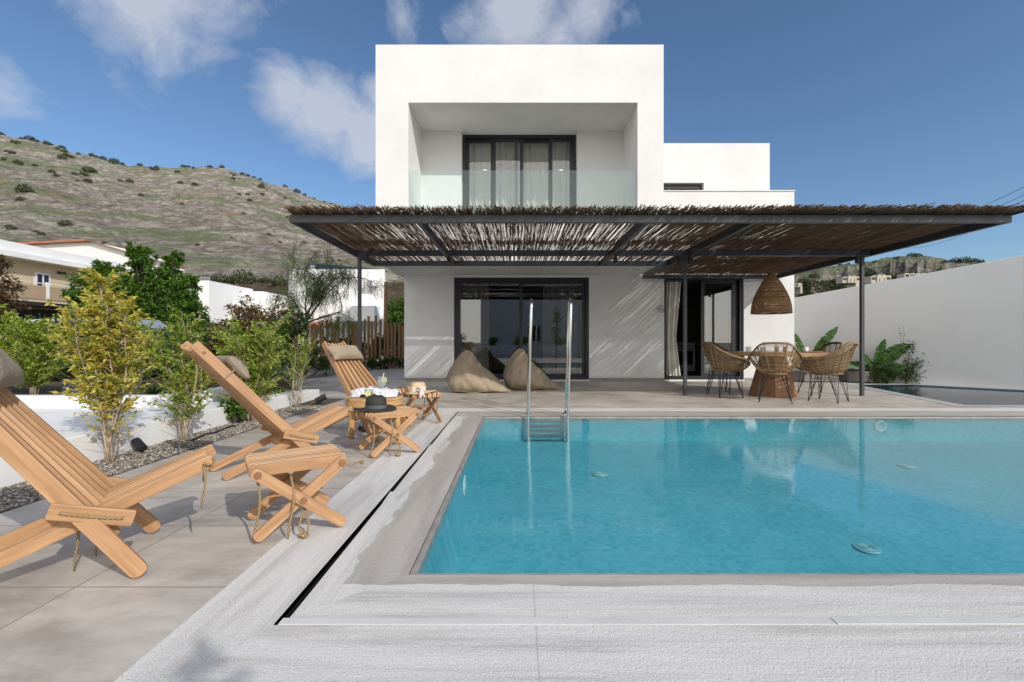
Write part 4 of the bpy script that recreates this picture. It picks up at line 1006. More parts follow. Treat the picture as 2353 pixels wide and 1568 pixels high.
# ------------------------------------------------------------------ dining table
DX, DY = 4.50, 8.22
t = thing('dining_table', 'round wooden dining table on a tapered octagonal pedestal', 'table', (DX, DY, 0))
m = MB(); n = 40
for k in range(6):
    y0_, y1_ = -.84 + .28 * k, -.84 + .28 * (k + 1) - .002; pts = []
    q = 8
    for j in range(q + 1):
        y = y0_ + (y1_ - y0_) * j / q; pts.append((math.sqrt(max(0, .84 ** 2 - min(abs(y), .8399) ** 2)), y))
    poly_ = pts + [(-x, y) for x, y in pts[::-1]]; m.prism(poly_, .706, .762)
m.uv = [[(m.v[i][0], m.v[i][1] * .35) for i in f] for f in m.f]
m.build('table_top', M['tablewood'], t, bevel=.004)
m = MB(); rb, rt = .395, .215; n = 8; vs = []
for r, z in ((rb, 0), (rb, .018), (rb * .97, .02), (rt, .66), (rt, .704)):
    for k in range(n): vs.append((r * math.cos(R(22.5 + 45 * k)), r * math.sin(R(22.5 + 45 * k)), z))
for j in range(4):
    for k in range(n):
        k2 = (k + 1) % n; m.add([vs[j * n + k], vs[j * n + k2], vs[(j + 1) * n + k2], vs[(j + 1) * n + k]], [(0, 1, 2, 3)], [[(0, 0), (0, .3), (.7, .2), (.7, .1)]])
m.build('pedestal', M['pedestalwood'], t, bevel=.002)
# ------------------------------------------------------------------ rattan armchairs
def wicker():
    t = thing('rattan_chair', 'rattan armchair', 'chair')
    def rim(th):
        a_ = abs(th); s_ = 1 if th >= 0 else -1
        x = lerpt([(0, -.35), (20, -.335), (35, -.30), (50, -.235), (65, -.15), (80, -.05), (100, .07), (120, .19), (140, .275), (155, .30), (168, .285), (180, .275)], a_)
        y = lerpt([(0, 0), (20, .168), (35, .235), (50, .28), (65, .325), (80, .36), (100, .375), (120, .345), (140, .29), (155, .225), (168, .12), (180, 0)], a_)
        z = lerpt([(0, .93), (20, .922), (35, .885), (50, .825), (65, .765), (80, .72), (100, .685), (120, .66), (140, .61), (155, .53), (168, .475), (180, .462)], a_)
        return Vector((x, y * s_, z))
    def bot(th): return Vector((-.19 * math.cos(R(th)), .165 * math.sin(R(th)), .43 + .01 * math.cos(R(th))))
    def sh(th, v):
        p = bot(th).lerp(rim(th), v); k = math.sin(v * math.pi) * .022
        d = Vector((-math.cos(R(th)), math.sin(R(th)), -.25)); return p + d * k
    wv = MB()
    for i in range(1, 27):
        v = i / 27; lim = 166
        wv.tube([sh(-lim + 2 * lim * k / 30, v) for k in range(31)], .0040, 5, False)
    wv.build('weave', M['rattan'], t, smooth=True)
    rb_ = MB()
    for th in range(-152, 153, 19):
        for o_ in (-1.1, 1.1): rb_.tube([sh(th + o_, k / 8) for k in range(9)], .0046, 6)
    rb_.build('ribs', M['rattan'], t, smooth=True)
    rm = MB(); rm.tube([rim(-180 + 10 * k) for k in range(37)], .0125, 8); rm.tube([rim(-150 + 10 * k) + Vector((0, 0, -.016)) + Vector((-math.cos(R(-150 + 10 * k)), math.sin(R(-150 + 10 * k)), 0)) * .012 for k in range(31)], .009, 7)
    rm.build('rim', M['rattan'], t, smooth=True)
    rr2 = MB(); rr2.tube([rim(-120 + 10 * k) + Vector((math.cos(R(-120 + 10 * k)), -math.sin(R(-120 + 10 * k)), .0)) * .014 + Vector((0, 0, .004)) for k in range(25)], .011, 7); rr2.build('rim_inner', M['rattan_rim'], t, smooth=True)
    s_ = MB(); s_.lathe([(0, .435), (.175, .435), (.185, .446), (.17, .456), (0, .453)], n=28, sc_=(1.12, 1.0)); s_.build('seat', M['rattan'], t, smooth=True)
    for sx2 in (-1, 1):
        for sy2 in (-1, 1):
            l_ = MB(); ft = Vector((sx2 * .205, sy2 * .225, .004))
            for ox, oy in ((.06, 0), (-.055, 0), (0, -.06)):
                l_.tube([Vector((sx2 * .135 + ox, sy2 * .15 + oy * sy2, .436)), ft + Vector((ox * .08, oy * .08, 0))], .0048, 6)
            l_.lathe([(.013, 0), (.013, .006), (.006, .01)], (ft.x, ft.y, 0), 10); l_.build('leg', M['wire'], t)
    b_ = MB(); q = [(.165, .18), (.165, -.18), (-.165, -.18), (-.165, .18)]
    for i in range(4):
        for z in (.36, .432): b_.tube([(q[i][0], q[i][1], z), (q[(i + 1) % 4][0], q[(i + 1) % 4][1], z)], .004, 5)
    b_.build('seat_ring', M['wire'], t); return t
ch0 = wicker(); grp = 'rattan armchairs around the dining table'
for i, (x, y, h, lb) in enumerate(((4.06, 7.36, 63, 'rattan armchair nearest the pool, its back to the camera before the pedestal'),
                                  (3.59, 8.08, 3, 'rattan armchair left of the dining table, in front of the open door'),
                                  (4.94, 7.41, 128, 'pale rattan armchair on the right front side of the dining table'),
                                  (5.36, 8.36, 176, 'rattan armchair behind the right one, its dark rim showing'),
                                  (3.98, 9.02, -58, 'rattan armchair half hidden behind the left one'))):
    c_ = ch0 if i == 0 else copy_tree(ch0)
    c_.location = (x, y, 0); c_.rotation_euler = (0, 0, R(h)); tag(c_, lb, 'chair', grp)
# ------------------------------------------------------------------ tableware
def cup(x, y, label, name='mug', r=.042, h=.085, handle=-1, cat='mug'):
    t = thing(name, label, cat, (x, y, .764))
    m = MB(); m.lathe([(0, 0), (r * .8, 0), (r, h * .25), (r, h), (r * .92, h), (r * .9, .008), (0, .008)], n=24, closed=True); m.build('body', M['white'], t, smooth=True)
    if handle:
        m = MB(); m.tube([(handle * (r + .026 * math.sin(a_)), 0, h * .5 + .026 * math.cos(a_)) for a_ in [k * .35 for k in range(10)]], .0045, 7); m.build('handle', M['white'], t, smooth=True)
    return t
def plate(x, y, rx, ry, mat, name, label, cat):
    t = thing(name, label, cat, (x, y, .763)); m = MB(); m.lathe([(.6, 0), (.95, .010), (1, .016), (.93, .016), (.6, .008), (0, .008)], n=32, closed=True)
    m.v = [(v[0] * rx, v[1] * ry, v[2]) for v in m.v]; m.build('dish', mat, t, smooth=True); return t
plate(3.98, 8.05, .19, .13, M['white'], 'tray', 'shallow oval tray under the mugs on the left of the dining table', 'tray')
cup(3.99, 8.05, 'white mug with its handle to the left on the dining table').location.z = .775
cup(4.20, 7.98, 'second white mug, just left of the front rattan chair', handle=0)
cup(4.96, 8.02, 'small white cup at the right of the dining table before the banana leaves', name='cup', r=.04, h=.09, handle=0, cat='cup')
plate(5.08, 8.05, .19, .14, M['tablewood'], 'serving_board', 'thin wooden serving board at the right end of the dining table', 'board')
for x, y, lb in ((4.42, 7.95, 'glass of orange juice behind the front chair, the left one'), (4.60, 8.02, 'glass of orange juice behind the front chair, the right one')):
    t = thing('juice_glass', lb, 'glass', (x, y, .764), 0, 'juice glasses on the dining table'); m = MB(); m.lathe([(0, 0), (.03, 0), (.034, .11), (.032, .11), (.029, .004), (0, .004)], n=20, closed=True); m.build('glass_body', M['drink'], t, smooth=True)
    m = MB(); m.lathe([(0, .006), (.028, .006), (.031, .085), (0, .085)], n=20); m.build('juice', M['juice'], t, smooth=True)
# ------------------------------------------------------------------ pendant lamp
t = thing('pendant_lamp', 'beehive shaped woven cane pendant lamp hanging over the dining table', 'lamp', (4.46, 8.2, 1.446))
prof = [(0, .325), (.05, .324), (.15, .312), (.25, .288), (.35, .250), (.45, .203), (.55, .147), (.62, .105), (.67, .07), (.70, .035)]
m = MB(); k = 0; z = .0
while z < .695:
    r = lerpt(prof, z); hh = .0135; r2 = lerpt(prof, z + hh); N = 72; o_ = k % 2 * .5
    w1 = lambda i: .0015 * math.sin((i + o_) * 2 * math.pi / N * 15 + (k % 2) * math.pi)
    vs, fs = [], []
    for i in range(N):
        a_ = 2 * math.pi * i / N
        for zz, rr_ in ((z + .0012 * math.sin(a_ * 9 + k), r), (z + hh - .0008 + .0012 * math.sin(a_ * 7 + k * 2), r2)): vs.append(((rr_ + w1(i)) * math.cos(a_), (rr_ + w1(i)) * math.sin(a_), zz))
    for i in range(N): j = (i + 1) % N; fs.append((2 * i, 2 * j, 2 * j + 1, 2 * i + 1))
    m.add(vs, fs); z += hh + rnd(-.0012, .0014); k += 1
m.build('shade', M['lampcane'], t, smooth=True)
m = MB()
for i in range(15):
    a_ = 2 * math.pi * i / 15; m.tube([(lerpt(prof, .70 * q / 10) * math.cos(a_), lerpt(prof, .70 * q / 10) * math.sin(a_), .70 * q / 10) for q in range(11)], .004, 5)
for z_ in (.0, .70): m.tube([(lerpt(prof, z_) * math.cos(q * .2618), lerpt(prof, z_) * math.sin(q * .2618), z_) for q in range(25)], .006, 6)
m.build('frame', M['lampcane'], t, smooth=True)
m = MB(); m.tube([(0, 0, .60), (0, 0, 1.10)], .004, 6); m.build('cord', M['wire'], t)
m = MB(); m.lathe([(.02, .56), (.025, .6), (.02, .66)], n=12); m.lathe([(0, .42), (.03, .46), (.035, .5), (.02, .56)], n=14); m.build('socket', M['dark'], t, smooth=True)
# kitchen pendant and wall ornament
t = thing('kitchen_pendant', 'dim woven pendant seen through the open kitchen door', 'lamp', (4.55, 12.9, 1.95)); m = MB(); m.lathe([(.2, 0), (.19, .08), (.12, .22), (.03, .28)], n=24, closed=True); m.build('shade', M['lampcane'], t, smooth=True); m = MB(); m.tube([(0, 0, .28), (0, 0, .57)], .004, 6); m.build('cord', M['wire'], t)
t = thing('wire_ornament', 'round wire ornament hanging on the wall beside the open door', 'ornament', (3.43, 11.11, 1.72)); m = MB()
for i in range(9):
    q = Matrix.Rotation(i * .7, 3, 'Z') @ Matrix.Rotation(i * .5, 3, 'X'); m.tube([q @ Vector((.085 * math.cos(k * .35), .085 * math.sin(k * .35), 0)) for k in range(19)], .0022, 4)
m.build('wire_ball', M['wire'], t); m = MB(); m.tube([(0, 0, .08), (0, .03, .78)], .0016, 4); m.build('cord', M['wire'], t)
# garden spotlights
def gspot(x, y, z, rz, label, s_=1):
    t = thing('garden_spotlight', label, 'spotlight', (x, y, z), rz, 'black garden spotlights')
    m = MB(); m.tube([(-.07 * s_, 0, .09 * s_), (.05 * s_, 0, .035 * s_)], [.038 * s_, .034 * s_], 18); m.build('barrel', M['dark'], t, bevel=.004)
    m = MB(); m.tube([(.0, .0, 0), (0, 0, .06 * s_)], .008 * s_, 8); m.box((0, 0, .02 * s_), (.05 * s_, .05 * s_, .012 * s_)); m.build('bracket', M['dark'], t)
p_ = G(322, 1040); gspot(p_.x, p_.y, 0, R(-25), 'black garden spotlight on the gravel beside the yellow shrub')
p_ = G(735, 928); gspot(p_.x, p_.y, 0, R(200), 'black garden spotlight at the far end of the gravel strip', 1.2)
gspot(-5.25, 5.5, .29, R(30), 'black garden spotlight on the upper planter edge', 1.3)
# daybeds and folded blue towel
def daybed(x, y, w_, d_, h_, label):
    t = thing('daybed', label, 'daybed', (x, y, 0), 0, 'low grey daybeds by the garden wall')
    c_ = .14; m = MB(); m.prism([(-w_ / 2 + c_, -d_ / 2), (w_ / 2, -d_ / 2), (w_ / 2, d_ / 2), (-w_ / 2, d_ / 2), (-w_ / 2, -d_ / 2 + c_ * 1.4)], .02, h_ - .05); m.build('base', M['daybed'], t, bevel=.006)
    m = MB(); m.prism([(-w_ / 2 + c_, -d_ / 2 - .006), (w_ / 2 + .006, -d_ / 2 - .006), (w_ / 2 + .006, d_ / 2), (-w_ / 2 - .006, d_ / 2), (-w_ / 2 - .006, -d_ / 2 + c_ * 1.4)], h_ - .048, h_); m.build('cushion', M['daybed'], t, bevel=.012)
    return t
daybed(6.98, 11.2, .95, .8, .27, 'low grey daybed beside the house corner'); daybed(8.06, 10.92, .86, .75, .265, 'low grey daybed with the folded blue towel on top')
bt = thing('folded_towel', 'folded slate blue towel on the right daybed', 'towel', (7.98, 10.85, .266)); m = MB()
for k in range(2): m.box((0, 0, .022 + .045 * k), (.46 - .02 * k, .26, .042))
m.build('folds', M['bluecloth'], bt, bevel=.018)

t = thing('garden_hose', 'thin dark hose lying along the foot of the low white wall', 'hose', G(470, 1000)); m = MB()
m.tube([G(430 + 11 * k, 1014 - 3.6 * k + 1.5 * math.sin(k * 1.3), .016) for k in range(11)], .010, 8)
m.build('pipe', M['dark'], t, smooth=True, world=True)
# ================================================================== plants
def clump_tree(name, label, cat, base, blobs, nleaf, lsize, lmat, bmat, trunk, group=None, seed=1, droop=0, limbs=True, wd=.5, spread=1.0):
    """blobs: (x, y, z, r) crown lobes relative to base; leaves gather on many small twigs clusters inside each lobe"""
    rg = random.Random(seed); t = thing(name, label, cat, base, 0, group); lf = MB(); tk = MB()
    for x, y, z, r in blobs:
        nc = max(16, int(130 * r * r * spread))
        per = max(4, int(nleaf * r * r / sum(b[3] ** 2 for b in blobs) / nc))
        for i in range(nc):
            d = Vector((rg.gauss(0, 1), rg.gauss(0, 1), rg.gauss(0, 1))).normalized(); rr_ = r * (rg.random() ** .45) * rg.uniform(.7, 1.12)
            c_ = Vector((x, y, z)) + Vector((d.x, d.y, d.z * .85)) * rr_; cr = r * rg.uniform(.10, .26)
            out_ = (c_ - Vector((x, y, z))).normalized()
            for j in range(per):
                o_ = Vector((rg.gauss(0, 1), rg.gauss(0, 1), rg.gauss(0, .7))) * cr * .6
                dd = (out_ * .8 + Vector((rg.gauss(0, .6), rg.gauss(0, .6), rg.gauss(-.25, .5) - droop))).normalized()
                nn = Vector((rg.gauss(0, .5), rg.gauss(0, .5), 1)); L = lsize * rg.uniform(.6, 1.3)
                lf.leaf(c_ + o_, dd, nn, L, L * wd)
            if limbs and rg.random() < .25: tk.tube([Vector((x, y, z)) * .55 + Vector((0, 0, -.1)), Vector((x, y, z)).lerp(c_, .5), c_], [r * .05, r * .03, r * .012], 5)
    if trunk:
        top = Vector(trunk[0]); r0 = trunk[1]
        tk.tube([(0, 0, -.05), top * .35 + Vector((r0 * .6, 0, 0)), top * .7, top], [r0, r0 * .85, r0 * .7, r0 * .5], 9)
        for x, y, z, r in blobs:
            a_ = top * .75; b_ = Vector((x, y, z)); tk.tube([a_, a_.lerp(b_, .5) + Vector((0, 0, r * .1)), b_], [r0 * .45, r0 * .3, r0 * .12], 6)
    lf.build('crown', lmat, t)
    if tk.v: tk.build('trunk', bmat, t, smooth=True)
    return t
def garden_shrub(label, base, height, width, z0, n_stems, lsize, lmat, seed, dens=1.0, bare=.0, group='leafy shrubs in the gravel strip', lean=0):
    """several upright stems with side twigs; leaves sit along the twigs"""
    rg = random.Random(seed); t = thing('shrub', label, 'shrub', base, 0, group); lf = MB(); st = MB()
    for s_ in range(n_stems):
        a_ = 6.283 * s_ / n_stems + rg.uniform(-.4, .4); sp = width / 2 * rg.uniform(.15, .85); hh = height * rg.uniform(.72, 1.0) * (1 - .22 * (sp / (width / 2)) ** 2)
        pts = []; m_ = 9; wob = rg.uniform(0, 6)
        for k in range(m_ + 1):
            q = k / m_; r_ = .012 + sp * (q ** 1.05)
            pts.append(Vector((math.cos(a_) * r_ + .022 * math.sin(q * 7 + wob) + lean * q, math.sin(a_) * r_ * .8 + .022 * math.cos(q * 6 + wob), hh * q)))
        r0 = .0085 * rg.uniform(.7, 1.25); st.tube(pts, [r0 * (1 - .8 * k / m_) for k in range(m_ + 1)], 6)
        nt_ = int(40 * dens * hh)
        for i in range(nt_):
            q = z0 / height + (1 - z0 / height) * (rg.random() ** .85)
            low = rg.random() < .10
            if low: q = rg.uniform(.15, .4)
            f_ = q * m_; k = min(m_ - 1, int(f_)); p = pts[k].lerp(pts[k + 1], f_ - k)
            a2 = rg.uniform(0, 6.283); up = rg.uniform(.15, 1.0); L = width * rg.uniform(.14, .42) * (1.15 - .6 * q)
            d = Vector((math.cos(a2), math.sin(a2), up)).normalized(); e = p + d * L + Vector((0, 0, L * .15))
            st.tube([p, p.lerp(e, .5) + Vector((0, 0, L * .04)), e], [r0 * .32, r0 * .22, r0 * .1], 4)
            nl = int(rg.uniform(9, 16) * dens) if not low else 4
            for j in range(nl):
                w_ = rg.uniform(.15, 1.05); c_ = p.lerp(e, w_); dd = (d + Vector((rg.gauss(0, .7), rg.gauss(0, .7), rg.gauss(0, .5)))).normalized()
                ll = lsize * rg.uniform(.55, 1.25); lf.leaf(c_, dd, Vector((rg.gauss(0, .6), rg.gauss(0, .6), 1)), ll, ll * .52)
        for k in range(8):   # dry twigs low down
            p = pts[rg.randint(1, 4)]; a2 = rg.uniform(0, 6.283); L = width * rg.uniform(.15, .4); e = p + Vector((math.cos(a2) * L, math.sin(a2) * L, L * rg.uniform(.2, .9)))
            st.tube([p, p.lerp(e, .55) + rvec() * .01, e], [r0 * .22, r0 * .14, r0 * .07], 4)
    lf.build('foliage', lmat, t); st.build('stems', M['bark'], t, smooth=True); return t
garden_shrub('tall yellow-green shrub nearest the camera, behind the first lounge chair', (-3.18, 3.62, 0), 1.50, .70, .48, 9, .044, M['lf_yellow'], 3, 1.22)
garden_shrub('slender yellow-green shrub in the gravel behind the middle chair', (-3.17, 4.45, 0), 1.34, .56, .22, 7, .040, M['lf_yellow2'], 8, 1.1)
garden_shrub('full lime-green shrub behind the middle chair pillow', (-3.17, 5.52, 0), 1.36, .85, .22, 10, .041, M['lf_yellow2'], 5, 1.5)
garden_shrub('thin open shrub with bare twigs at the far end of the gravel', (-3.17, 6.69, 0), 1.13, .62, .42, 6, .036, M['lf_yellow2'], 12, .7)
garden_shrub('shrub with yellow leaves above the upper planter, at the left edge', (-5.95, 5.72, .29), 1.0, .85, .08, 9, .042, M['lf_yellow2'], 21, 1.9, group='shrubs on the upper planter')
garden_shrub('greener shrub at the far left edge above the planter', (-6.70, 5.9, .29), 1.12, .95, .05, 9, .05, M['lf_yellow2'], 22, 2.2, group='shrubs on the upper planter')
garden_shrub('airy shrub between the two yellow shrubs on the upper planter', (-5.35, 6.5, .29), 1.0, .75, .1, 7, .04, M['lf_yellow2'], 24, 1.6, group='shrubs on the upper planter')
def bush(name, label, base, r, h, mat, n, ls, seed, group=None, nb=7, cat='bush'):
    rg = random.Random(seed); bl = []
    for k in range(nb):
        a_ = rg.uniform(0, 6.283); q = rg.uniform(0, .75) * r; bl.append((math.cos(a_) * q, math.sin(a_) * q, h * rg.uniform(.28, .78), r * rg.uniform(.32, .5)))
    return clump_tree(name, label, cat, base, bl, n, ls, mat, M['bark_dark'], None, group, seed)
def PB(px, py_ground_D, z=0): return ((px - CX) * py_ground_D / F, py_ground_D, z)
bush('bush', 'low green bush in front of the white ledge behind the middle chair', PB(545, 5.35), .24, .42, M['lf_green'], 1300, .04, 31)
bush('bush', 'reddish brown bush behind the lime-green shrub', PB(560, 9.0, .1), .95, 1.85, M['lf_red'], 12000, .055, 32, nb=12)
bush('bush', 'olive bush filling the gap between the reddish bush and the big tree', PB(515, 9.4, .1), .75, 1.55, M['lf_olive'], 7000, .05, 41, nb=9)
bush('bush', 'fresh green bush right of the reddish bush before the white house', PB(628, 9.2, .1), .7, 1.5, M['lf_green'], 7000, .05, 42, nb=9)
bush('bush', 'olive bush behind the slender shrub, under the big tree', PB(405, 9.2, .1), .85, 1.2, M['lf_olive'], 6500, .055, 43, nb=9)
bush('bush', 'dark green bush behind the yellow shrub nearest the camera', PB(215, 8.1, .2), .95, .75, M['lf_dark'], 5500, .06, 44, nb=9)
bush('bush', 'olive bush left of the reddish bush under the big tree', PB(455, 9.8, .1), .9, 1.3, M['lf_green'], 6000, .065, 33, nb=9)
bush('bush', 'dark green bush at the left end of the stake fence', PB(665, 9.6, .1), .85, 1.65, M['lf_dark'], 5200, .06, 34, nb=11)
bush('bush', 'dark leafy bush under the pepper tree', PB(700, 12.2, 0), .8, 1.0, M['lf_dark'], 3000, .07, 35, nb=9)
bush('bush', 'dark green bush behind the upper planter at left', PB(60, 8.2, .2), 1.3, 1.15, M['lf_dark'], 4200, .08, 36, nb=9)
bush('bush', 'olive green bush behind the upper planter at centre', PB(330, 8.0, .2), 1.0, .8, M['lf_olive'], 3000, .06, 37, nb=9)
bush('bush', 'olive bush in the shade before the stake fence', PB(600, 7.9, .05), .75, 1.0, M['lf_olive'], 5600, .05, 38, nb=9)
for k, (px, D, r, h) in enumerate(((745, 15.8, .5, .45), (800, 16.0, .55, .5), (850, 16.1, .4, .4), (885, 16.0, .45, .55), (915, 16.2, .4, .45))):
    bush('ground_shrub', ('low dark shrub at the foot of the stake fence, left of the pergola post', 'low dark shrub at the fence foot just left of the steel post', 'low dark shrub at the fence foot right of the steel post', 'rounded dark shrub at the fence foot near the house', 'low dark shrub at the fence foot beside the villa wall')[k], PB(px, D), r, h, M['lf_dark'], 900, .06, 50 + k, 'low shrubs along the stake fence', 5)
for k, (px, D, hh) in enumerate(((765, 17.3, 1.5), (815, 17.4, 1.7), (858, 17.3, 1.6), (905, 17.5, 1.9))):
    bush('hedge_shrub', ('dark shrub seen between the stakes at the left', 'dark shrub seen between the stakes behind the third chair', 'dark shrub seen between the stakes right of the steel post', 'dark shrub seen between the stakes near the villa')[k], PB(px, D), .75, hh * .85, M['lf_dark'], 2200, .09, 60 + k, 'shrubs behind the stake fence', 8)
# red flowers on the upper bed
fl = MB(); gl_ = MB(); rg = random.Random(5)
for k in range(420):
    x, y = rg.uniform(-5.2, -4.35), rg.uniform(6.6, 7.6); z = .28 + rg.uniform(0, .14)
    gl_.leaf((x, y, z), Vector((rg.gauss(0, 1), rg.gauss(0, 1), .6)), (0, 0, 1), .05, .03); gl_.leaf((x, y, z - .03), Vector((rg.gauss(0, 1), rg.gauss(0, 1), .6)), (0, 0, 1), .05, .03)
    if k % 2 == 0:
        for q in range(3): fl.leaf((x, y, z + .03), Vector((rg.gauss(0, 1), rg.gauss(0, 1), .7)), (0, 0, 1), .028, .022)
fb = thing('flower_bed', 'patch of small red flowers behind the white planter', 'flowers', (-4.8, 7.1, .29)); fl.build('petals', M['flower'], fb, world=True); gl_.build('leaves', M['lf_green'], fb, world=True)
ag = thing('agave', 'dark spiky plant on the upper planter soil', 'plant', (-4.5, 5.75, .29)); m = MB()
for k in range(26):
    a_ = k * 2.4; m.leaf((0, 0, .01), Vector((math.cos(a_), math.sin(a_), .25 + .7 * (k / 26))), (0, 0, 1), .22, .035)
m.build('leaves', M['lf_dark'], ag)
# trees
rg = random.Random(2)
bl = [(-1.75, 0, 2.55, .62), (-1.45, .2, 3.05, .42), (-1.1, 0, 2.5, .6), (-.45, 0, 2.3, .62), (-.25, .1, 3.0, .46), (-.2, 0, 3.50, .40), (-.35, .1, 3.72, .25), (.35, 0, 2.5, .55), (.72, 0, 2.95, .42), (.82, 0, 3.35, .27), (.95, .1, 3.58, .16), (1.25, 0, 2.2, .55), (1.35, 0, 2.6, .4),
      (-1.7, 0, 1.9, .6), (-1.0, -.2, 1.7, .7), (-.2, -.1, 1.6, .75), (.7, 0, 1.6, .7), (1.4, 0, 1.6, .55), (-1.2, 0, 1.2, .5), (.3, -.2, 1.1, .6), (1.1, 0, 1.0, .5), (-1.5, .1, 3.15, .28), (-2.15, 0, 2.1, .35)]
clump_tree('broadleaf_tree', 'large bright green tree in front of the white house at left', 'tree', PB(335, 13.4), [(x * .90, y, z * .965 + .0, r * 1.0) for x, y, z, r in bl], 60000, .095, M['lf_green'], M['bark_dark'], ((0, 0, 1.5), .12), None, 71, 0, True, .5, 1.6)
bl = [(0, 0, 2.6, 1.0), (-.9, 0, 2.2, .9), (.5, 0, 1.9, .8), (-.2, 0, 1.3, .9), (.2, 0, 3.3, .6)]
clump_tree('tree', 'dark reddish brown tree cut off by the left edge', 'tree', PB(-30, 15), [(x * .8, y, z + .1, r * .8) for x, y, z, r in bl], 7000, .12, M['lf_brown'], M['bark_dark'], ((0, 0, 1.3), .12), None, 72)
# pepper tree with hanging foliage
pt = thing('pepper_tree', 'airy pepper tree with drooping branches in front of the solar panels', 'tree', PB(702, 13.2)); tk = MB(); lf = MB(); rg = random.Random(9)
tk.tube([(0, 0, 0), (.02, 0, .6), (.03, 0, 1.25), (-.03, 0, 1.6)], [.075, .06, .055, .05], 8)
ends = []
def limb(p, d, L, r, lv):
    q = [p]; n_ = 5; dd = Vector(d)
    for k in range(n_):
        dd = (dd + Vector((rg.gauss(0, .16), rg.gauss(0, .16), rg.gauss(.0, .10) - (.08 * k if lv > 0 else 0)))).normalized(); q.append(q[-1] + dd * L / n_)
    tk.tube(q, [r * (1 - .7 * k / n_) for k in range(n_ + 1)], 6)
    for s_ in q[1:]: ends.append((s_, lv))
    if lv < 2:
        for k in range(4): i = rg.randint(1, n_); limb(q[i], (dd + Vector((rg.gauss(0, .8), rg.gauss(0, .6), rg.gauss(.15, .45)))).normalized(), L * rg.uniform(.5, .75), r * .5, lv + 1)
for d in ((.1, 0, 1), (.35, .1, 1), (.8, 0, .9), (1.1, -.1, .55), (.6, .3, 1.0), (-.35, 0, .5), (.7, .1, 1.0)): limb(Vector((0, 0, 1.45)), Vector(d).normalized(), rg.uniform(1.15, 1.75) * (.5 if d[0] < 0 else 1), .03, 0)
for e, lv in ends:
    if lv == 0 and rg.random() < .5: continue
    dense = 2 if (e.z > 2.3 or e.x > .5) else 1
    for k in range(dense + (1 if rg.random() < .4 else 0)):
        L = rg.uniform(.15, .5); o_ = Vector((rg.gauss(0, .09), rg.gauss(0, .12), rg.gauss(.03, .06)))
        for j in range(int(L * 30)):
            q = j / (L * 30); p = e + o_ + Vector((rg.gauss(0, .018), rg.gauss(0, .018), -L * q)); a_ = rg.uniform(0, 6.28)
            lf.leaf(p, Vector((math.cos(a_) * .6, math.sin(a_) * .6, -1)), (math.cos(a_), math.sin(a_), .3), rg.uniform(.05, .09), .012)
tk.build('trunk', M['bark_dark'], pt, smooth=True); lf.build('crown', M['lf_olive'], pt)
# trees behind the villa's left corner
clump_tree('tree', 'bright green tree right of the wooden pole, beside the villa corner', 'tree', PB(915, 26), [(-.1, 0, 2.6, .9), (.5, 0, 2.9, .8), (.2, 0, 1.9, 1.0), (1.0, 0, 2.2, 1.0)], 5500, .16, M['lf_green'], M['bark_dark'], ((0, 0, 1.5), .1), None, 77)
# banana plants and the climbing shrub by the garden wall
def banana(base, leaves, label, seed):
    t = thing('banana_plant', label, 'plant', base, 0, 'banana plants by the garden wall'); rg = random.Random(seed); lf = MB(); st = MB()
    for az, el, L, W_, bend in leaves:
        d = Vector((math.cos(R(az)), math.sin(R(az)) * .5, 0)).normalized(); n_ = 16; ax = []
        for k in range(n_ + 1):
            q = k / n_; e = R(el) - bend * q; p = (ax[-1] if ax else Vector((0, 0, .25))) + (d * math.cos(e) + Vector((0, 0, math.sin(e)))) * L / n_ * (1 if k else 0); ax.append(p)
        sd = ((ax[8] - ax[2]).normalized()).cross(Vector((.25, -.85, .45))).normalized()
        i0 = 4
        for s_ in (-1, 1):
            for k in range(i0, n_):
                q0, q1 = (k - i0) / (n_ - i0), (k + 1 - i0) / (n_ - i0); w0, w1 = [W_ / 2 * math.sin(math.pi * min(1, .08 + .92 * q)) ** .6 for q in (q0, q1)]
                tn = (ax[k + 1] - ax[k]).normalized(); dz = -.12 + rg.uniform(-.15, .1); g_ = rg.uniform(0, .14)
                lf.add([ax[k], ax[k + 1], ax[k + 1] + sd * s_ * w1 + Vector((0, 0, dz * w1)) - tn * g_ * L / n_, ax[k] + sd * s_ * w0 + Vector((0, 0, dz * w0))], [(0, 1, 2, 3)])
        st.tube([(0, 0, 0)] + ax[0:n_:3], [.03, .022] + [.012 - .0015 * k for k in range(len(ax[0:n_:3]) - 1)], 6)
    lf.build('leaves', M['banana'], t, smooth=False); st.build('stalk', M['lf_green'], t, smooth=True); return t
banana((6.98, 11.3, 0), ((-15, 66, 1.30, .24, .35), (170, 84, .95, .26, .3), (-60, 75, .8, .2, .5), (190, 60, .8, .24, .6), (-20, 40, .6, .2, .8)), 'banana plant with one long torn leaf rising behind the dining table', 4)
banana((8.15, 10.62, 0), ((182, 38, .85, .22, .9), (-80, 84, .80, .30, .3), (-40, 72, .95, .34, .9), (-5, 32, .85, .22, .8), (215, 60, .7, .24, .6), (-60, 30, .6, .2, .5)), 'banana plant with a broad upright leaf in front of the garden wall', 6)
rg = random.Random(14); t = thing('climbing_shrub', 'sparse dark shrub with long thin shoots against the garden wall', 'shrub', (8.62, 10.36, 0)); st = MB(); lf = MB()
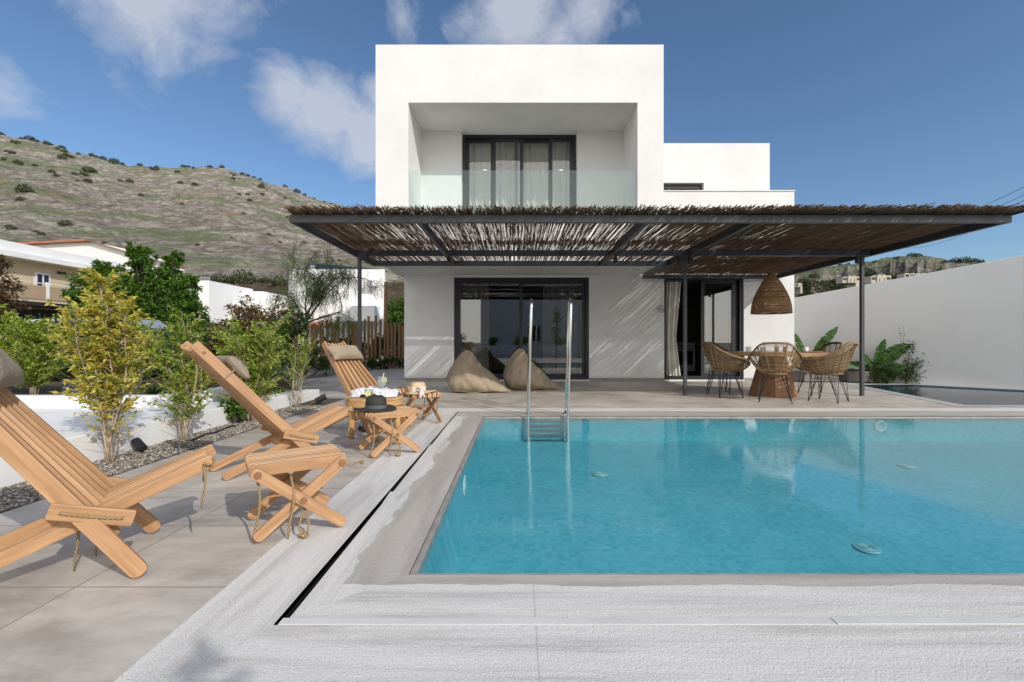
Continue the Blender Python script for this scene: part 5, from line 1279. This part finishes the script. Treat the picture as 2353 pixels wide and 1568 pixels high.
for (x, z, c_) in ((-.05, 1.28, 0), (.15, .95, .05), (.55, .85, .2), (.85, .80, .25), (.7, .45, .3), (1.05, .28, .35), (-.3, .55, .1), (.3, .6, .1), (.05, .5, 0), (-.15, .35, 0)):
    pts = [Vector((x * (q ** 1.3) + .02 * math.sin(q * 9), -.28 * x * q, z * (q ** .8) - c_ * q * q * .2)) for q in [k / 10 for k in range(11)]]
    st.tube(pts, [.007 * (1 - .8 * k / 10) for k in range(11)], 5)
    for k in range(2, 11):
        for j in range(int(14 if x > .1 or z < .7 else 3)):
            p = pts[k] + Vector((rg.gauss(0, .05), rg.gauss(0, .04), rg.gauss(0, .035))); lf.leaf(p, rvec(), (rg.gauss(0, .5), -.5, 1), rg.uniform(.03, .06), .028)
st.build('stems', M['bark_dark'], t, smooth=True); lf.build('foliage', M['lf_dark'], t)
bush('bush', 'low dense bush at the foot of the banana plant', (8.25, 10.5, 0), .42, .48, M['lf_dark'], 1700, .06, 81)
t = thing('spindly_plant', 'tall bare flower stalk behind the right rattan chairs', 'plant', (7.35, 11.2, 0)); m = MB(); l_ = MB()
for dx in (-.04, .03, .0): m.tube([(0, 0, 0), (dx * .5, 0, .5), (dx, 0, .92 + abs(dx) * 2)], .006, 5)
for k in range(16): l_.leaf((rnd(-.06, .06), 0, rnd(.78, 1.0)), Vector((rnd(-.5, .5), 0, 1)), (0, -1, 0), .08, .03)
m.build('stems', M['lf_dark'], t); l_.build('leaves', M['lf_dark'], t)
bush('bush', 'feathery green bush behind the right rattan chairs', (6.2, 9.9, 0) if False else (7.15, 11.0, 0.05), .34, .85, M['lf_olive'], 1500, .06, 83)
# ================================================================== fence, houses, wires
fn_ = thing('stake_fence', 'rustic fence of upright wooden stakes of uneven height', 'fence', PB(825, 16.7))
tops = [(675, 970), (708, 985), (740, 968), (771, 938), (811, 938), (872, 975), (917, 970), (948, 895), (1007, 968), (1064, 935), (1102, 970), (1143, 970), (1175, 965), (1202, 970), (1241, 925), (1285, 888), (1330, 968), (1372, 880), (1437, 930), (1482, 950), (1522, 975), (1560, 972), (1602, 965), (1655, 970), (1690, 1000), (640, 980), (1725, 960)]
for zx, zy in tops:
    px, py = (750 + zx / 3.92) * .78433, (700 + zy / 3.92) * .78433; q = P(px, py, 16.7); dy = rnd(-.08, .08)
    m = MB(); m.tube([(q.x + rnd(-.03, .03), 16.7 + dy, -.05), (q.x, 16.7 + dy, q.z)], [.052, .046], 8); m.build('stake', M['stake'], fn_, world=True)
def boxhouse(name, label, base, group=None, cat='house'): return thing(name, label, cat, base, 0, group)
# white house with solar panels
D = 22.0; hs = boxhouse('white_house', 'white flat-roofed house with roof ladder, solar panels and a wall air conditioner', PB(770, D))
def XP(px, D): return (px - CX) * D / F
def ZP(py, D): return H + (HY - py) * D / F
m = MB(); m.prism([(XP(672, D), D), (XP(884, D), D), (XP(889, D + 7), D + 7), (XP(672, D) - 1, D + 7)], 0, ZP(619, D)); m.bx(XP(659, D), XP(673, D), D + .3, D + 6, 0, ZP(632, D)); m.build('wall', M['farwhite'], hs, world=True)
m = MB(); m.bx(XP(780, D), XP(874, D), D - .9, D - .001, ZP(740, D), ZP(706, D)); m.build('overhang', M['farwhite'], hs, world=True)
ac = MB(); ac.bx(XP(848, D), XP(870, D), D - .42, D - .002, ZP(660, D), ZP(646, D)); aco = ac.build('air_conditioner', M['white'], hs, world=True, bevel=.02)
MB().bx(XP(850, D), XP(862, D), D - .435, D - .422, ZP(659, D), ZP(647.5, D)).build('fan_grille', M['grey'], aco, world=True)
m = MB()
for x in (663, 680): m.tube([(XP(x, D - .3), D - .3, ZP(708, D - .3)), (XP(x + 3, D - .3), D - .3, ZP(614, D - .3))], .03, 6)
for k in range(11): y = 622 + 7.6 * k; m.tube([(XP(666, D - .3), D - .3, ZP(y, D - .3)), (XP(682, D - .3), D - .3, ZP(y, D - .3))], .02, 5)
m.build('roof_ladder', M['grey'], hs, world=True)
m = MB()
for k in range(7):
    x0, x1 = XP(706 + 22.5 * k, D + 1), XP(706 + 22.5 * k + 21.8, D + 1); z0, z1 = ZP(618 + k * .8, D + 1), ZP(600 + k * 1.8, D + 1)
    m.add([(x0, D + 1, z0), (x1, D + 1, z0), (x1, D + 1.8, z1 - .02), (x0, D + 1.8, z1), (x0, D + 1.04, z0 - .05), (x1, D + 1.04, z0 - .05), (x1, D + 1.84, z1 - .07), (x0, D + 1.84, z1 - .05)], [(0, 1, 2, 3), (7, 6, 5, 4), (0, 4, 5, 1), (1, 5, 6, 2), (2, 6, 7, 3), (3, 7, 4, 0)])
m.build('solar_panels', M['pv'], hs, world=True)
m = MB(); m.tube([(XP(686, D), D + 1, ZP(607, D)), (XP(704, D), D + 1, ZP(607, D))], .16, 14); m.build('water_tank', M['steel'], hs, world=True, smooth=True)
m = MB(); m.tube([(XP(663, D), D + .5, ZP(635, D)), (XP(663, D), D + .5, ZP(592, D))], .02, 5); m.build('antenna', M['grey'], hs, world=True)
pl_ = thing('utility_pole', 'thin weathered wooden pole beside the white house', 'pole', PB(885, 19.5)); m = MB(); m.tube([(0, 0, 0), (.02, 0, ZP(648, 19.5))], [.09, .06], 8); m.build('shaft', M['stake'], pl_)
# low white wall and block
D = 27.0; lw = boxhouse('low_white_building', 'long low white building below the stony bank', PB(560, D), cat='building')
m = MB(); z0 = ZP(669, D); m.add([(XP(455, D), D, 0), (XP(670, D), D, 0), (XP(670, D), D, ZP(686, D)), (XP(652, D), D, ZP(684, D)), (XP(605, D), D, ZP(670, D)), (XP(455, D), D, ZP(668, D))] + [(XP(455, D), D + 6, 0), (XP(670, D), D + 6, 0), (XP(670, D), D + 6, ZP(686, D)), (XP(652, D), D + 6, ZP(684, D)), (XP(605, D), D + 6, ZP(670, D)), (XP(455, D), D + 6, ZP(668, D))],
          [(0, 1, 2, 3, 4, 5), (11, 10, 9, 8, 7, 6)] + [(i, 6 + i, 6 + (i + 1) % 6, (i + 1) % 6) for i in range(6)]); m.build('wall', M['farwhite'], lw, world=True)
D = 24.0; wb = boxhouse('white_block', 'narrow white building with a railing right of the big tree', PB(455, D), cat='building')
m = MB(); m.bx(XP(425, D), XP(480, D), D, D + 4, 0, ZP(645, D)); m.build('wall', M['farwhite'], wb, world=True); m = MB()
for k in range(14): x = XP(440 + 3 * k, D); m.tube([(x, D + .1, ZP(645, D)), (x, D + .1, ZP(637, D))], .015, 4)
m.tube([(XP(440, D), D + .1, ZP(637, D)), (XP(480, D), D + .1, ZP(637, D))], .025, 5); m.build('railing', M['grey'], wb, world=True)
D = 20.0; rt = boxhouse('tiled_shed', 'small terracotta tiled roof peeping behind the pepper tree', PB(705, D), cat='shed')
m = MB(); m.bx(XP(680, D), XP(735, D), D, D + 2.5, 0, ZP(754, D)); m.build('wall', M['farwhite'], rt, world=True)
m = MB(); m.add([(XP(675, D), D - .3, ZP(758, D)), (XP(738, D), D - .3, ZP(758, D)), (XP(733, D), D + 1.3, ZP(736, D)), (XP(685, D), D + 1.3, ZP(736, D)), (XP(738, D), D + 2.8, ZP(758, D)), (XP(675, D), D + 2.8, ZP(758, D))], [(0, 1, 2, 3), (3, 2, 4, 5)]); m.build('roof', M['tile_red'], rt, world=True)
# cream apartment block at the left
XA = -28.9; ap = boxhouse('apartment_block', 'cream two-storey block with plank balcony front at the left edge', (XA, 30, 0), cat='building')
def dA(px): return XA * F / (px - CX)
m = MB(); m.bx(XA - 8, XA, 18, 36, 0, 5.66); m.build('wall', M['cream'], ap, world=True)
m = MB(); m.bx(XA - 8, XA + .9, 18, 33.5, 5.661, 5.95); m.bx(XA - 8, XA + .5, 18, 33.2, 5.951, 6.55); m.build('roof_parapet', M['farwhite'], ap, world=True)
m = MB(); m.bx(XA, XA + .9, 18, 34, 3.25, 3.40); m.build('balcony_floor', M['cream'], ap, world=True)
m = MB(); m.bx(XA + .88, XA + .95, 18, 34, 3.41, 4.22); m.build('balcony_front', M['planks'], ap, world=True)
m = MB()
for y in (27.6, 30.6, 33.9): m.bx(XA + .86, XA + .97, y, y + .18, 3.40, 4.45)
m.tube([(XA + .91, 18, 4.36), (XA + .91, 34, 4.36)], .03, 6); m.build('balcony_rail', M['farwhite'], ap, world=True)
for nm_, a0, a1, z0, z1 in (('window', 79, 114, 3.45, 5.1), ('window', 95, 118, .3, 2.2)):
    y0, y1 = dA(a0), dA(a1); m = MB(); m.bx(XA + .001, XA + .06, y0, y1, z0, z1); wo = m.build(nm_, M['white'], ap, world=True)
    m = MB(); hm = (y0 + y1) / 2; m.bx(XA + .061, XA + .07, y0 + .12, hm - .06, z0 + .1, z1 - .1); m.bx(XA + .061, XA + .07, hm + .06, y1 - .12, z0 + .1, z1 - .1); m.build('pane', M['pv'], wo, world=True)
m = MB(); m.bx(XA + .001, XA + 2.2, 19, 30.5, 2.95, 3.1); m.bx(XA + .002, XA + .02, 19, 30, .4, 2.9); m.build('awning_and_dark_opening', M['dark'], ap, world=True)  # awning slab, plus a black sheet standing in for the shaded opening below
m = MB(); m.bx(XA + .001, XA + .12, 29.2, 29.7, 5.2, 5.35); m.build('wall_lamp', M['dark'], ap, world=True)
# large white house with tiled roof edge
D = 44.0; wh = boxhouse('tiled_white_house', 'white house with a shallow terracotta roof edge behind the cream block', PB(180, D))
m = MB(); pr = [(44, 800), (44, 567), (52, 563), (204, 557), (215, 557), (300, 575), (372, 602), (372, 800)]
pv = [(XP(a_, D), ZP(b_, D)) for a_, b_ in pr]; n = len(pv)
m.add([(x, D, z) for x, z in pv] + [(x, D + 3, z - .1) for x, z in pv], [tuple(range(n))[::-1], tuple(range(n, 2 * n))] + [(i, (i + 1) % n, n + (i + 1) % n, n + i) for i in range(n)]); m.build('wall', M['farwhite'], wh, world=True)
m = MB(); q = [(40, 565), (204, 556), (215, 556), (376, 603)]
for (a0, b0), (a1, b1) in zip(q[:-1], q[1:]):
    x0, x1, z0, z1 = XP(a0, D), XP(a1, D), ZP(b0, D), ZP(b1, D); tk_ = .16 if a1 < 210 else .03; m.add([(x0, D - .5, z0), (x1, D - .5, z1), (x1, D + 3.2, z1 - .1), (x0, D + 3.2, z0 - .1), (x0, D - .5, z0 + tk_), (x1, D - .5, z1 + tk_), (x1, D + 3.2, z1 - .02), (x0, D + 3.2, z0 - .02)], [(0, 3, 2, 1), (4, 5, 6, 7), (0, 1, 5, 4), (1, 2, 6, 5), (2, 3, 7, 6), (3, 0, 4, 7)])
m.build('roof', M['tile_red'], wh, world=True)
for a0, a1, b0, b1 in ((73, 85, 569, 577), (86, 98, 569, 577), (128, 146, 592, 597)):
    m = MB(); m.bx(XP(a0, D), XP(a1, D), D - .03, D - .002, ZP(b1, D), ZP(b0, D)); m.build('window', M['pv'], wh, world=True)
# parked silver car, mostly hidden by the shrubs
cr = thing('parked_car', 'silver car parked behind the shrubs at the left', 'car', (-9.3, 10.6, 0))
def body(prof, w_, mat, nm, ins=0):
    m = MB(); n = len(prof); vs = [(x, -w_ / 2 + (ins if z > .95 else 0), z) for x, z in prof] + [(x, w_ / 2 - (ins if z > .95 else 0), z) for x, z in prof]
    m.add(vs, [tuple(range(n)), tuple(range(n, 2 * n))[::-1]] + [(i, n + i, n + (i + 1) % n, (i + 1) % n) for i in range(n)]); return m.build(nm, mat, cr, bevel=.03)
body([(-2.1, .3), (-2.15, .8), (-1.95, .98), (-1.6, 1.0), (-1.1, 1.42), (.6, 1.46), (1.2, 1.0), (2.0, .85), (2.15, .6), (2.1, .3)], 1.7, M['carpaint'], 'body', .12)
body([(-1.5, 1.02), (-1.06, 1.37), (.56, 1.40), (1.05, 1.02)], 1.60, M['dark'], 'window', .06)
for x in (-1.35, 1.35):
    for y in (-.80, .80):
        m = MB(); m.tube([(x, y - .1, .31), (x, y + .1, .31)], .31, 20); wl = m.build('wheel', M['dark'], cr, bevel=.02); m = MB(); m.tube([(x, y - .105, .31), (x, y + .105, .31)], .19, 16); m.build('rim', M['grey'], wl)
# power lines on the right
for k, (a_, b_, c_, d_) in enumerate(((2213, 479, 2420, 398), (2245, 481, 2420, 416), (2275, 482, 2420, 428), (2305, 484, 2420, 442))):
    A, B = P(a_ - 230, b_ + 86, 95), P(c_, d_, 32); tw_ = thing('power_line', ('topmost of the four black wires in the sky above the reed roof', 'second wire from the top, above the reed roof', 'third wire from the top, above the reed roof', 'lowest of the four black wires above the reed roof')[k], 'wire', A, 0, 'overhead wires at the right')
    m = MB(); m.tube([A.lerp(B, q / 12) - Vector((0, 0, 1.2 * math.sin(q / 12 * math.pi))) for q in range(13)], .022, 5); m.build('cable', M['wire'], tw_, world=True)
# far buildings on the right slope
def farhouse(px0, px1, py0, py1, D, kind, label):
    t = thing('hillside_house', label, 'house', PB((px0 + px1) / 2, D), 0, 'houses below the far cliff'); x0, x1, z0, z1 = XP(px0, D), XP(px1, D), ZP(py1, D), ZP(py0, D); mt = farw
    L = x1 - x0; m = MB(); s_ = MB()
    if kind == 2:
        n_ = 6
        for k in range(n_ + 1): m.bx(x0 + L * k / n_ - .5, x0 + L * k / n_ + .5, D, D + 8, z0 - 6, z1)
        m.bx(x0, x1, D, D + 8, z1 - 1.2, z1); m.bx(x0, x1, D, D + 8, z0 - 7, z0 + .6); s_.bx(x0 + .3, x1 - .3, D + 3, D + 7, z0 + .6, z1 - 1.2)
    else:
        m.bx(x0, x0 + L * .25, D + 1, D + 9, z0, z0 + (z1 - z0) * .78); m.bx(x0 + L * .26, x0 + L * .72, D, D + 9, z0, z0 + (z1 - z0) * .80); m.bx(x0 + L * .73, x1, D + 1, D + 9, z0 - 4, z0 + (z1 - z0) * .85)
        for c_ in (.38, .60): m.add([(x0 + L * (c_ - .1), D, z0 + (z1 - z0) * .8), (x0 + L * (c_ + .1), D, z0 + (z1 - z0) * .8), (x0 + L * c_, D, z1), (x0 + L * (c_ - .1), D + 8, z0 + (z1 - z0) * .8), (x0 + L * (c_ + .1), D + 8, z0 + (z1 - z0) * .8), (x0 + L * c_, D + 8, z1)], [(0, 1, 2), (5, 4, 3), (0, 2, 5, 3), (1, 4, 5, 2)])
        for a_, b_ in ((.03, .22), (.76, .97)): s_.bx(x0 + L * a_, x0 + L * b_, D + .9, D + .95 + .02, z0 + (z1 - z0) * .35, z0 + (z1 - z0) * .65)
        for a_ in (.36, .58): s_.bx(x0 + L * a_, x0 + L * (a_ + .04), D - .06, D - .01, z0 + (z1 - z0) * .1, z0 + (z1 - z0) * .5)
    m.build('wall', mt, t, world=True); s_.build('window', M['dark'], t, world=True)
farw = simple('far_cream_white', (.46, .42, .35), .9)
farhouse(1938, 1980, 633, 650, 395, 1, 'pale twin-gabled house on the slope, left of the steel post'); farhouse(2004, 2050, 630, 650, 395, 1, 'pale twin-gabled house on the slope right behind the steel post')
farhouse(2080, 2152, 628, 648, 395, 2, 'long unfinished concrete frame on the slope right of the steel post'); farhouse(1830, 1846, 650, 660, 300, 1, 'small white building low beside the villa corner')
# ------------------------------------------------------------------ hillside bushes
def maquis(r, seed):
    rg = random.Random(seed); lf = MB()
    for k in range(300):
        d = Vector((rg.gauss(0, 1), rg.gauss(0, 1), abs(rg.gauss(0, .8)))).normalized() * r * (rg.random() ** .3); d.z *= .62
        ll = r * rg.uniform(.12, .28); lf.leaf(d, rvec(), Vector((rg.gauss(0, .6), rg.gauss(0, .6), 1)), ll, ll * .8)
    return lf
protos = [maquis(1.0, s_) for s_ in (1, 2, 3, 4)]
from mathutils.bvhtree import BVHTree
def bvh(nm):
    me = bpy.data.objects[nm].data; return BVHTree.FromPolygons([v.co for v in me.vertices], [tuple(p.vertices) for p in me.polygons])
def hit(bv, px, py):
    d = Vector(((px - CX) / F, 1, (HY - py) / F)).normalized(); h_ = bv.ray_cast(Vector((0, 0, H)), d, 3000); return h_[0]
b1, b2, b3 = bvh('hill_left'), bvh('hill_right'), bvh('stony_bank')
mesh_cache = []
for k, mp_ in enumerate(protos):
    o = mp_.build('hill_bush', M['lf_maquis']); mesh_cache.append(o.data); bpy.data.objects.remove(o)
def hbush(bv, px, py, wpx, label, grp):
    h_ = hit(bv, px, py)
    if h_ is None:
        for dy in range(1, 40):
            h_ = hit(bv, px, py + dy)
            if h_ is not None: break
    if h_ is None: return
    r = wpx / 2 * h_.y / F; o = bpy.data.objects.new('hill_bush', random.choice(mesh_cache)); col.objects.link(o); o.location = h_ + Vector((0, 0, .12 * r)); o.scale = (r, r, r * 1.45); o.rotation_euler = (0, 0, rnd(0, 6))
    tag(o, label, 'bush', grp)
spots = [(2, 307, 14), (50, 320, 10), (68, 322, 18), (84, 327, 12), (107, 332, 14), (116, 334, 10), (30, 328, 10), (40, 330, 12), (143, 342, 14), (148, 350, 12), (130, 343, 10), (181, 351, 10), (211, 359, 12), (222, 363, 10), (237, 366, 14), (262, 370, 22), (281, 374, 10), (143, 366, 18), (152, 360, 14), (165, 363, 10), (204, 396, 24), (215, 397, 16), (193, 405, 18), (202, 420, 18), (172, 402, 12), (119, 397, 14), (130, 406, 12), (41, 377, 18), (28, 354, 14), (80, 382, 10), (10, 369, 12), (15, 350, 10), (57, 443, 34), (47, 462, 18), (150, 520, 26), (95, 540, 14), (25, 527, 20), (82, 535, 12), (298, 420, 16), (276, 418, 10), (178, 418, 8), (322, 377, 12), (346, 380, 8), (360, 382, 10), (352, 391, 12), (363, 392, 10), (422, 385, 12), (433, 383, 9), (445, 382, 8), (483, 384, 12), (510, 381, 12), (408, 397, 11), (414, 422, 12), (448, 427, 14), (531, 400, 8), (538, 404, 8), (557, 402, 11), (536, 413, 11), (545, 429, 0), (570, 399, 9), (584, 407, 9), (598, 412, 8), (603, 425, 8), (600, 432, 16), (550, 449, 9), (569, 449, 10), (603, 449, 10), (574, 463, 12), (655, 426, 10), (682, 437, 16), (655, 457, 8), (700, 448, 8), (325, 451, 12), (418, 470, 8), (560, 493, 8), (618, 541, 10), (643, 558, 8), (532, 549, 8), (455, 565, 10), (722, 455, 6), (240, 560, 10), (745, 465, 6), (760, 470, 6), (790, 478, 6), (815, 487, 6), (700, 560, 8), (780, 600, 8), (660, 500, 7)]
for i, (a_, b_, w_) in enumerate(spots):
    if w_: hbush(b1, a_, b_, w_ * 1.05, 'small dark round bush dotted over the rocky hillside at left', 'dark bushes scattered on the left hillside')
for a_, b_, w_ in ((562, 640, 56), (507, 633, 40), (530, 636, 22), (490, 650, 30), (610, 632, 24), (600, 640, 20), (548, 625, 16), (640, 655, 40), (470, 640, 34), (580, 626, 12), (622, 648, 18), (497, 620, 14), (538, 650, 24)):
    hbush(b3, a_, b_, w_, 'dark bush on the stony bank above the white wall', 'bushes on the stony bank')
for a_, b_, w_ in ((2095, 588, 18), (2111, 587, 16), (2194, 604, 22), (2220, 604, 26), (2240, 603, 18), (2254, 604, 14), (1930, 610, 10), (2010, 604, 10), (1975, 604, 8), (1950, 606, 8), (2060, 596, 12), (2172, 604, 12), (2000, 636, 30), (1990, 628, 24), (1870, 640, 24), (1850, 652, 30)):
    hbush(b2, a_, b_, w_, 'dark tree clump on the far right ridge', 'tree clumps on the far ridge')
gc = MB(); rg = random.Random(17)
for k in range(620):
    px = rg.uniform(1826, 2140); py = rg.uniform(652, 686) - (px - 1826) * .075; h_ = hit(b2, px, py)
    if h_ is None: continue
    for j in range(14):
        r = rg.uniform(1.0, 2.6); gc.leaf(h_ + Vector((rg.gauss(0, 2.2), rg.gauss(0, 2.2), rg.uniform(-.5, 2.5))), rvec(), (rg.gauss(0, .6), rg.gauss(0, .6), 1), r, r * .8)
tag(gc.build('scrub_wood', M['lf_maquis']), 'dark green wood covering the lower slope beyond the garden wall', 'woodland', kind='stuff')
# ------------------------------------------------------------------ what stands behind the camera (seen in the glass and casting the near shadows)
nb = thing('neighbour_house', 'plain white house standing behind the camera', 'house', (2.5, -17, 0)); m = MB(); m.bx(-3, 6, -22, -15, 0, 4.6); m.bx(0, 3.5, -15.4, -15, 4.6, 5.3); m.build('wall', M['farwhite'], nb, world=True)
m = MB(); m.bx(.8, 1.8, -14.99, -14.96, 1, 2.2); m.build('window', M['pv'], nb, world=True)
bw_ = thing('boundary_wall', 'low white wall behind the camera', 'wall', (2, -5, 0)); m = MB(); m.bx(-12, 9, -5.2, -5, 0, .7); m.build('wall_face', M['planter'], bw_, world=True)
for k, (x, y) in enumerate(((-1.5, -5.6), (.2, -5.8), (2.6, -5.7), (5.2, -6.0), (-3.6, -5.5))):
    bush('garden_bush', 'green bush behind the low wall behind the camera', (x, y, 0), .6, 1.6, M['lf_green'], 1500, .09, 90 + k, 'bushes behind the camera', 7)
clump_tree('slender_tree', 'slender tree behind the camera that throws the leafy shadow', 'tree', (2.05, -2.1, 0), [(0, 0, 1.6, .3), (.1, 0, 2.1, .28), (0, 0, 2.45, .2), (0, .05, 2.72, .1)], 1800, .07, M['lf_green'], M['bark_dark'], ((0, 0, 2.2), .03), None, 99)
